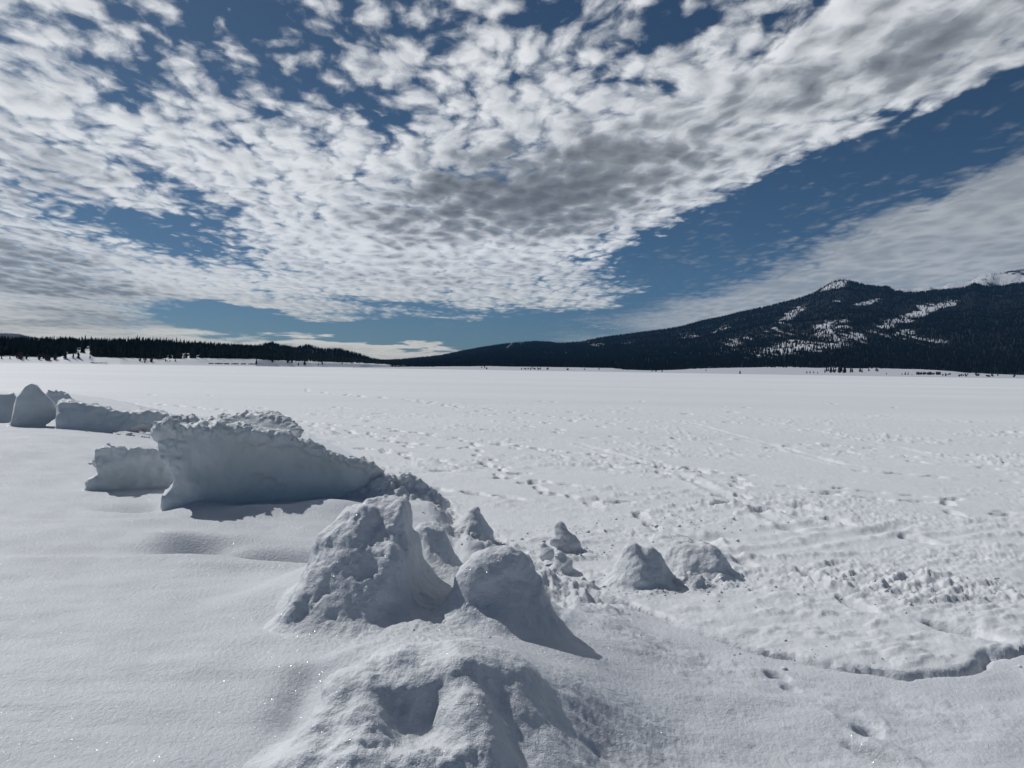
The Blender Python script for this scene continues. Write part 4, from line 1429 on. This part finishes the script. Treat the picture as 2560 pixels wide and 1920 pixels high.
def build_left_details():
    rg = random.Random(5)
    for i in range(26):
        px = rg.choice([rg.gauss(66, 12), rg.gauss(106, 12), rg.gauss(48, 6), rg.gauss(120, 10)])
        az = px_az(px); r = float(interp(L_DIST, px)) + rg.uniform(20, 40)
        shrub(r * math.sin(az), r * math.cos(az), left_z_at(az, r) - .1, rg.uniform(4, 9), rg.uniform(2, 3.6), rg.randrange(4), rg.uniform(0, 6), 'bare brown bush on the beach at the left of the shore', 'bare bushes on the left beach')
    for i in range(9):
        px = rg.choice([rg.gauss(357, 4), rg.gauss(378, 6)])
        az = px_az(px); r = float(interp(L_DIST, px)) + rg.uniform(16, 30)
        shrub(r * math.sin(az), r * math.cos(az), left_z_at(az, r) - .1, rg.uniform(3, 6.5), rg.uniform(1.8, 2.6), rg.randrange(4), rg.uniform(0, 6), 'reddish bare bush on the open beach below the forest', 'reddish bushes on the middle beach')
    for px, py, w, h, rz, lab in CABINS:
        cabin(px, py, cabin_r(px, py), w * .5, h * .55, rz, lab)
    # boat dock pulled onto the beach
    az = px_az(248); r = float(interp(L_DIST, 248)) + 6
    e = bpy.data.objects.new('dock', None); COL.objects.link(e)
    e.location = (r * math.sin(az), r * math.cos(az), left_z_at(az, r) + .2); e.rotation_euler = (0, 0, -az)
    tag(e, 'long dark dock section stored on the beach below the clearing', 'dock')

    def box(nm, x0, x1, y0, y1, z0, z1, mat, parent):
        me = bpy.data.meshes.new(nm)
        me.from_pydata([(x, y, z) for x in (x0, x1) for y in (y0, y1) for z in (z0, z1)], [], [(0, 1, 3, 2), (4, 6, 7, 5), (0, 4, 5, 1), (2, 3, 7, 6), (0, 2, 6, 4), (1, 5, 7, 3)])
        return link(nm, me, mat, parent)
    box('deck', -9, 9, -1.2, 1.2, .8, 1.2, M_WALL, e)
    for x in (-7, -2.3, 2.3, 7):
        box('post', x - .2, x + .2, -1.0, 1.0, -1, .8, M_WALL, e)
    # low dark mud cut along the beach
    for nm, a, b, y_, lab in (('earth_bank', 520, 640, 907, 'dark strip of bare earth along the foot of the beach'),):
        V, F = [], []
        n = 40
        for i in range(n + 1):
            px = a + (b - a) * i / n
            az = px_az(px); r = float(interp(L_DIST, px)) + 12
            zz = left_z_at(az, r)
            w = max(0, math.sin(math.pi * i / n) ** .4 * (.35 + .5 * math.sin(i * .9) + .3 * math.sin(i * 2.3)))
            for dr, dz in ((-2.0, -.3), (0, .25 + .75 * w), (3.0, .3 + .5 * w), (5, -.6)):
                rr = r + dr
                V.append((rr * math.sin(az), rr * math.cos(az), left_z_at(az, rr) + dz * (w > 0)))
        for i in range(n):
            for k in range(3):
                q = i * 4 + k
                F.append((q, q + 4, q + 5, q + 1))
        me = bpy.data.meshes.new(nm)
        me.from_pydata(V, [], F)
        tag(link(nm, me, M_BARK), lab, kind='structure')


build_left_details()


# --- hills behind the point, in the middle left
def ridge_object(name, sky, base_px, dist, depth, label, tree_h, n_trees, cover_fn=None, seed=1, mat=None, pad=(0, 0), front=.75):
    """A wooded ridge: its crest follows a height table by azimuth at its own distance, with a slope in front and one behind."""
    xs = [s[0] for s in sky]
    a0, a1 = px_az(xs[0]), px_az(xs[-1])
    azs = np.linspace(a0, a1, max(60, int((xs[-1] - xs[0]) / 4)))

    def crest(A):
        px = az_px(A)
        sec = np.sqrt(1 + np.tan(A) ** 2)
        return CAM_H + (horizon_y(px) - np.interp(px, xs, [s[1] for s in sky])) / FPX / sec * dist - tree_h * .7

    def zf(A, T, Rr):
        c = np.maximum(crest(A), 1)
        t = (Rr - (dist - depth)) / depth
        b = CAM_H + (horizon_y(az_px(A)) - base_px) / FPX * (dist - depth) if base_px else 0
        prof = np.where(t < 1, sstep(-.15, 1.15, t) / sstep(-.15, 1.15, 1.0), 1 - .8 * sstep(1, 2.2, t))
        X = Rr * np.sin(A); Y = Rr * np.cos(A)
        rel = fbm2(X / (depth * .35) + seed, Y / (depth * .35), 4)
        return -1 + c * prof + c * .10 * rel * np.clip(np.minimum(t, 1 - t) * 4, 0, 1)
    cov = cover_fn or (lambda A, T, Rr, Z: np.ones_like(A))
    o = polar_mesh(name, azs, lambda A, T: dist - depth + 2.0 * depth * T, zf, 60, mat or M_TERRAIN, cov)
    tag(o, label, kind='structure')
    rgn = np.random.default_rng(seed)
    a = rgn.uniform(a0, a1, n_trees); r = dist - depth * (1 - rgn.uniform(.02, 1.08, n_trees))
    # always a few right on the crest
    k = n_trees // 6
    r[:k] = dist + rgn.uniform(-.02, .02, k) * depth
    z = zf(a, None, r)
    c = cov(a, None, r, z)
    keep = rgn.random(n_trees) < np.clip(c, 0.0, 1)
    a, r, z = a[keep], r[keep], z[keep]
    h = tree_h * rgn.uniform(.6, 1.2, len(a))
    return np.stack([r * np.sin(a), r * np.cos(a), z - .5, h, h * rgn.uniform(.13, .2, len(a))], 1)


pts = ridge_object('wooded_hills', [(560, 868), (600, 863), (640, 865), (660, 858), (680, 855), (700, 861), (740, 868), (765, 861), (785, 865), (800, 871), (850, 871), (870, 877), (900, 885), (925, 895), (960, 901), (1010, 908), (1060, 916), (1090, 921)], 0, 3000, 700, 'dark wooded hills behind the low point', 15, 6000, seed=3)
forest('hill_forest', pts, 'dense conifer forest on the low hills left of the gap', M_FARNEEDLE, 4, 2, 5)
pts = ridge_object('distant_hills', [(820, 912), (880, 905), (960, 897), (990, 895), (1010, 899), (1030, 897), (1043, 893), (1060, 897), (1090, 899), (1140, 905), (1200, 914)], 0, 9000, 1500, 'pale low hills far away in the gap', 10, 1500, cover_fn=lambda A, T, Rr, Z: .55 + .4 * noise2(Rr * np.sin(A) / 300, Rr * np.cos(A) / 300), seed=4)
forest('gap_forest', pts, 'far off forest on the pale hills in the gap', M_FARNEEDLE, 3, 1, 6)
pts = ridge_object('distant_hill', [(-500, 822), (-200, 828), (0, 831), (40, 832), (60, 836), (100, 844), (160, 856), (260, 875), (400, 895)], 0, 8000, 1500, 'blue hazy hill far behind the left forest', 10, 3500, cover_fn=lambda A, T, Rr, Z: .8 + .5 * noise2(Rr * np.sin(A) / 260, Rr * np.cos(A) / 260), seed=5)
forest('distant_forest', pts, 'far off forest on the hazy hill at left', M_FARNEEDLE, 3, 1, 7)

# --- right: the mountain over its white shore
R_SKY = [(880, 916), (930, 903), (1000, 898), (1050, 893), (1100, 888), (1150, 877), (1200, 868), (1250, 860), (1290, 855), (1335, 852), (1360, 853), (1400, 857), (1450, 853), (1500, 843), (1560, 835), (1650, 823), (1700, 815), (1750, 801), (1800, 791), (1850, 778), (1900, 768), (1950, 755), (2000, 742), (2030, 730),
         (2060, 712), (2075, 702), (2095, 698), (2112, 698), (2130, 704), (2160, 711), (2200, 715), (2215, 714), (2228, 724), (2260, 730), (2300, 728), (2330, 724), (2400, 718), (2430, 706), (2455, 713), (2480, 716), (2560, 703), (2700, 690), (3000, 700)]
R_BASE = [(880, 917), (1000, 917), (1200, 916), (1350, 918), (1530, 921), (1560, 925), (1640, 927), (1760, 922), (1900, 919), (2100, 921), (2300, 924), (2380, 928), (2420, 933), (2560, 938), (3000, 945)]
CLEAR = [(2120, 835, 240, 55, -8, .26), (1975, 788, 62, 14, -32, 1.0), (2075, 815, 60, 18, -10, .72), (2040, 862, 100, 28, -6, .50), (1960, 830, 40, 14, -25, .5), (2160, 757, 50, 6, -10, .95), (2245, 800, 55, 14, -12, .75), (2340, 763, 78, 12, -4, .8), (2335, 850, 82, 20, 4, .72), (2260, 830, 40, 8, -10, .6), (2150, 840, 60, 20, 0, .5), (2080, 712, 44, 14, -18, 1.3), (2094, 757, 20, 9, 0, .7),
         (1840, 855, 90, 24, -22, .70), (1717, 838, 32, 8, -6, .9), (1486, 864, 24, 6, 0, .95), (1568, 857, 22, 4, -8, 1), (1700, 880, 32, 4, -20, 1), (1290, 861, 32, 7, -8, 1), (1442, 855, 32, 4, -3, 1), (2280, 790, 90, 10, -20, .7), (1930, 880, 90, 20, -10, .8), (1800, 822, 30, 5, -20, .9), (2480, 740, 30, 5, 0, .5), (1420, 880, 15, 5, 0, .5), (2225, 722, 9, 9, 40, .9)]
MT_D, MT_F = 6200.0, 2700.0


def mt_ridge(A):
    px = az_px(A)
    sec = np.sqrt(1 + np.tan(A) ** 2)
    return CAM_H + (horizon_y(px) - interp(R_SKY, px)) / FPX / sec * MT_D - 12


def mt_z(A, T, Rr):
    px = az_px(A)
    sec = np.sqrt(1 + np.tan(A) ** 2)
    zb = CAM_H + (horizon_y(px) - interp(R_BASE, px)) / FPX / sec * MT_F
    zb = np.maximum(zb, 2)
    zr = np.maximum(mt_ridge(A), zb + 2)
    t = (Rr - MT_F) / (MT_D - MT_F)
    plain = zb * sstep(1150, MT_F, Rr)
    rise = np.where(t < 0, 0, np.clip(t, 0, 1) ** 1.15)
    X = Rr * np.sin(A); Y = Rr * np.cos(A)
    gul = fbm2(X / 900 + 2.2, Y / 900, 5, .55)
    z = plain + (zr - zb) * rise * (1 - .75 * sstep(1.0, 1.9, t))
    z = z + (zr - zb) * .13 * gul * np.clip(t, 0, 1) * np.clip((1 - t) * 3, 0, 1)
    z = z + (t < 0.02) * 1.2 * fbm2(X / 200, Y / 200, 3) * sstep(1250, 1500, Rr)
    return z - .8 * (1 - sstep(1130, 1190, Rr))


def mt_cover(A, T, Rr, Z):
    px = az_px(A)
    sec = np.sqrt(1 + np.tan(A) ** 2)
    py = horizon_y(px) - (Z - CAM_H) / Rr * sec * FPX
    X = Rr * np.sin(A); Y = Rr * np.cos(A)
    wob = 10 * noise2(X / 160, Z / 60)
    wob2 = 10 * noise2(X / 130 + 9, Z / 50)
    c = np.ones_like(A) * 1.30
    for cx, cy, rx, ry, rot, w in CLEAR:
        cr, sr = math.cos(R(rot)), math.sin(R(rot))
        dx = px - cx + wob; dy = py - cy + wob2 * .5
        u = (dx * cr + dy * sr) / rx; v = (-dx * sr + dy * cr) / ry
        c = c - w * np.exp(-(u * u + v * v) ** 1.5)
    c = c - .25 * np.maximum(0, noise2(X / 70, Z / 60)) + .55 * noise2(X / 26 + 40, Z / 75) + .3 * noise2(X / 60, Z / 26)
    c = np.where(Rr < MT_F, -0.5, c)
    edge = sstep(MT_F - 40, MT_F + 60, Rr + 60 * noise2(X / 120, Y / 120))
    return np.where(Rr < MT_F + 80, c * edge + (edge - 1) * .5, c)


MT_AZ = np.linspace(px_az(880), px_az(3000), 640)
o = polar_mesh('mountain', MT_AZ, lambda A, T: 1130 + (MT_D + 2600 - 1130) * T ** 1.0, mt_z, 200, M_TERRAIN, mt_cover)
tag(o, 'long dark forested mountain with snowy clearings rising at right', kind='structure')


def build_mountain_forest():
    rgn = np.random.default_rng(12)
    n = 92000
    a = rgn.uniform(px_az(890), px_az(2900), n)
    t = rgn.random(n)
    r = MT_F - 30 + (MT_D + 60 - MT_F) * t
    k = 5000
    r[:k] = MT_D + rgn.uniform(-60, 20, k)
    z = mt_z(a, None, r)
    c = mt_cover(a, None, r, z)
    keep = rgn.random(n) < np.clip(c * 1.05, .34, 1) * (r > MT_F)
    a, r, z = a[keep], r[keep], z[keep]
    h = rgn.uniform(10, 21, len(a))
    pts = np.stack([r * np.sin(a), r * np.cos(a), z - 1, h, h * rgn.uniform(.16, .24, len(a))], 1)
    forest('mountain_forest', pts, 'dense dark conifer forest covering the mountain', M_FARNEEDLE, 4, 1, 8)


build_mountain_forest()

# snowy peaks behind the mountain's right shoulder
P_SKY = [(2190, 745), (2225, 726), (2240, 722), (2262, 721), (2275, 723), (2300, 717), (2318, 716), (2332, 722), (2345, 726), (2356, 714), (2366, 708), (2385, 707), (2405, 706), (2420, 702), (2440, 690), (2455, 684), (2470, 681), (2484, 684), (2492, 684), (2508, 680), (2520, 677), (2545, 675), (2560, 673), (2700, 660), (2900, 690)]


def build_peaks():
    rgn = np.random.default_rng(3)
    D, W = 8600.0, 1500.0
    xs = [p[0] for p in P_SKY]
    azs = np.linspace(px_az(xs[0]), px_az(xs[-1]), 300)

    def zf(A, T, Rr):
        px = az_px(A)
        sec = np.sqrt(1 + np.tan(A) ** 2)
        c = CAM_H + (horizon_y(px) - np.interp(px, xs, [p[1] for p in P_SKY])) / FPX / sec * D
        t = (Rr - D + W) / W
        X = Rr * np.sin(A); Y = Rr * np.cos(A)
        prof = np.where(t < 1, .62 + .38 * np.clip(t, 0, 1) ** 1.2, 1 - .6 * sstep(1, 2, t))
        return c * prof + 60 * fbm2(X / 420, Y / 420, 4, .55) * np.clip((1 - t) * 4, 0, 1) * np.clip(t * 3, 0, 1) + 6 * fbm2(X / 60, Y / 60, 2)

    def cov(A, T, Rr, Z):
        X = Rr * np.sin(A); Y = Rr * np.cos(A)
        return .15 + .75 * noise2(X / 240, Z / 130) + .3 * noise2(X / 60, Z / 60)
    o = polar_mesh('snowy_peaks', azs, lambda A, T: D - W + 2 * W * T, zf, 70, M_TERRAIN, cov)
    tag(o, 'white snowy peaks showing behind the forested shoulder', kind='structure')
    n = 5000
    a = rgn.uniform(azs[0], azs[-1], n); r = D - W * (1 - rgn.uniform(.3, 1.02, n))
    z = zf(a, None, r); c = cov(a, None, r, z)
    keep = rgn.random(n) < np.clip(c, .03, 1)
    a, r, z = a[keep], r[keep], z[keep]
    h = rgn.uniform(9, 17, len(a))
    forest('peak_forest', np.stack([r * np.sin(a), r * np.cos(a), z - 1, h, h * .2], 1), 'thin scattered trees on the snowy peaks', M_FARNEEDLE, 3, 1, 9)


build_peaks()


def build_right_shore():
    rg = random.Random(31)

    def spot(px, py):
        """Point of the white shore seen at that height."""
        az = px_az(px)
        rr = np.linspace(1200, MT_F, 300)
        z = mt_z(np.full(300, az), None, rr)
        sec = math.sqrt(1 + math.tan(az) ** 2)
        yy = horizon_y(px) - (z - CAM_H) / rr * sec * FPX
        i = int(np.argmin(np.abs(yy - py)))
        return az, rr[i], z[i]
    for i in range(26):
        px = rg.gauss(2097, 16); py = rg.uniform(926, 933)
        az, r, z = spot(px, py)
        pine(r * math.sin(az), r * math.cos(az), z - .3, rg.uniform(7, 14), rg.uniform(1.2, 1.9), rg.randrange(6), rg.uniform(0, 6), 'conifer in the dark grove standing on the white right shore', 'grove on the right shore')
    for px, py, h in [(2130, 931, 10), (2150, 930, 12), (2155, 931, 9), (2172, 928, 9), (2190, 928, 10), (2194, 929, 9), (2077, 932, 12), (2017, 933, 5), (2025, 933, 6), (2034, 933, 5), (2044, 934, 4), (2216, 936, 4), (2255, 937, 4), (2263, 937, 6), (2270, 937, 6), (2280, 938, 3), (1850, 936, 6), (1765, 928, 5), (1655, 930, 6), (1640, 929, 7), (1630, 929, 6)]:
        az, r, z = spot(px, py)
        pine(r * math.sin(az), r * math.cos(az), z - .3, h, rg.uniform(1.6, 2.2), rg.randrange(6), rg.uniform(0, 6), 'small dark tree alone on the snow of the right shore', 'lone trees on the right shore')
    for i in range(40):
        px = rg.uniform(2292, 2350); az, r, z = spot(px, 936.5 + rg.uniform(-.8, .8))
        shrub(r * math.sin(az), r * math.cos(az), z - .1, rg.uniform(4, 7), rg.uniform(2.4, 3.6), rg.randrange(4), rg.uniform(0, 6), 'bush in the long hedge row on the right shore', 'hedge row on the right shore')
    for i in range(46):
        c = rg.choice([2362, 2370, 2405, 2415, 2445, 2447, 2470, 2480, 2500, 2540, 1305, 1325, 1340, 1365, 1420, 1460, 1500, 1210])
        px = rg.gauss(c, 4); az, r, z = spot(px, horizon_y(px) + rg.uniform(-3, 1))
        shrub(r * math.sin(az), r * math.cos(az), z - .1, rg.uniform(3, 6), rg.uniform(2.2, 3.4), rg.randrange(4), rg.uniform(0, 6), 'low dark bush on the snow along the far shore', 'bushes along the far shore')


build_right_shore()


# ------------------------------------------------------------------ air
def build_haze():
    mt = bpy.data.materials.new('thin_haze')
    mt.use_nodes = True
    nt = mt.node_tree
    nt.nodes.clear()
    out = nt.nodes.new('ShaderNodeOutputMaterial')
    v = nt.nodes.new('ShaderNodeVolumePrincipled')
    v.inputs['Color'].default_value = (0.18, 0.50, 1.0, 1)
    v.inputs['Density'].default_value = 1.7e-5
    nt.links.new(v.outputs[0], out.inputs['Volume'])
    x, y0, y1, z0, z1 = 14500, -14500, 14500, -4, 1700
    me = bpy.data.meshes.new('haze')
    me.from_pydata([(a, b, c) for a in (-x, x) for b in (y0, y1) for c in (z0, z1)], [], [(0, 1, 3, 2), (4, 6, 7, 5), (0, 4, 5, 1), (2, 3, 7, 6), (0, 2, 6, 4), (1, 5, 7, 3)])
    o = link('haze', me, mt)
    tag(o, 'thin blue air haze over the whole valley', kind='stuff')


build_haze()
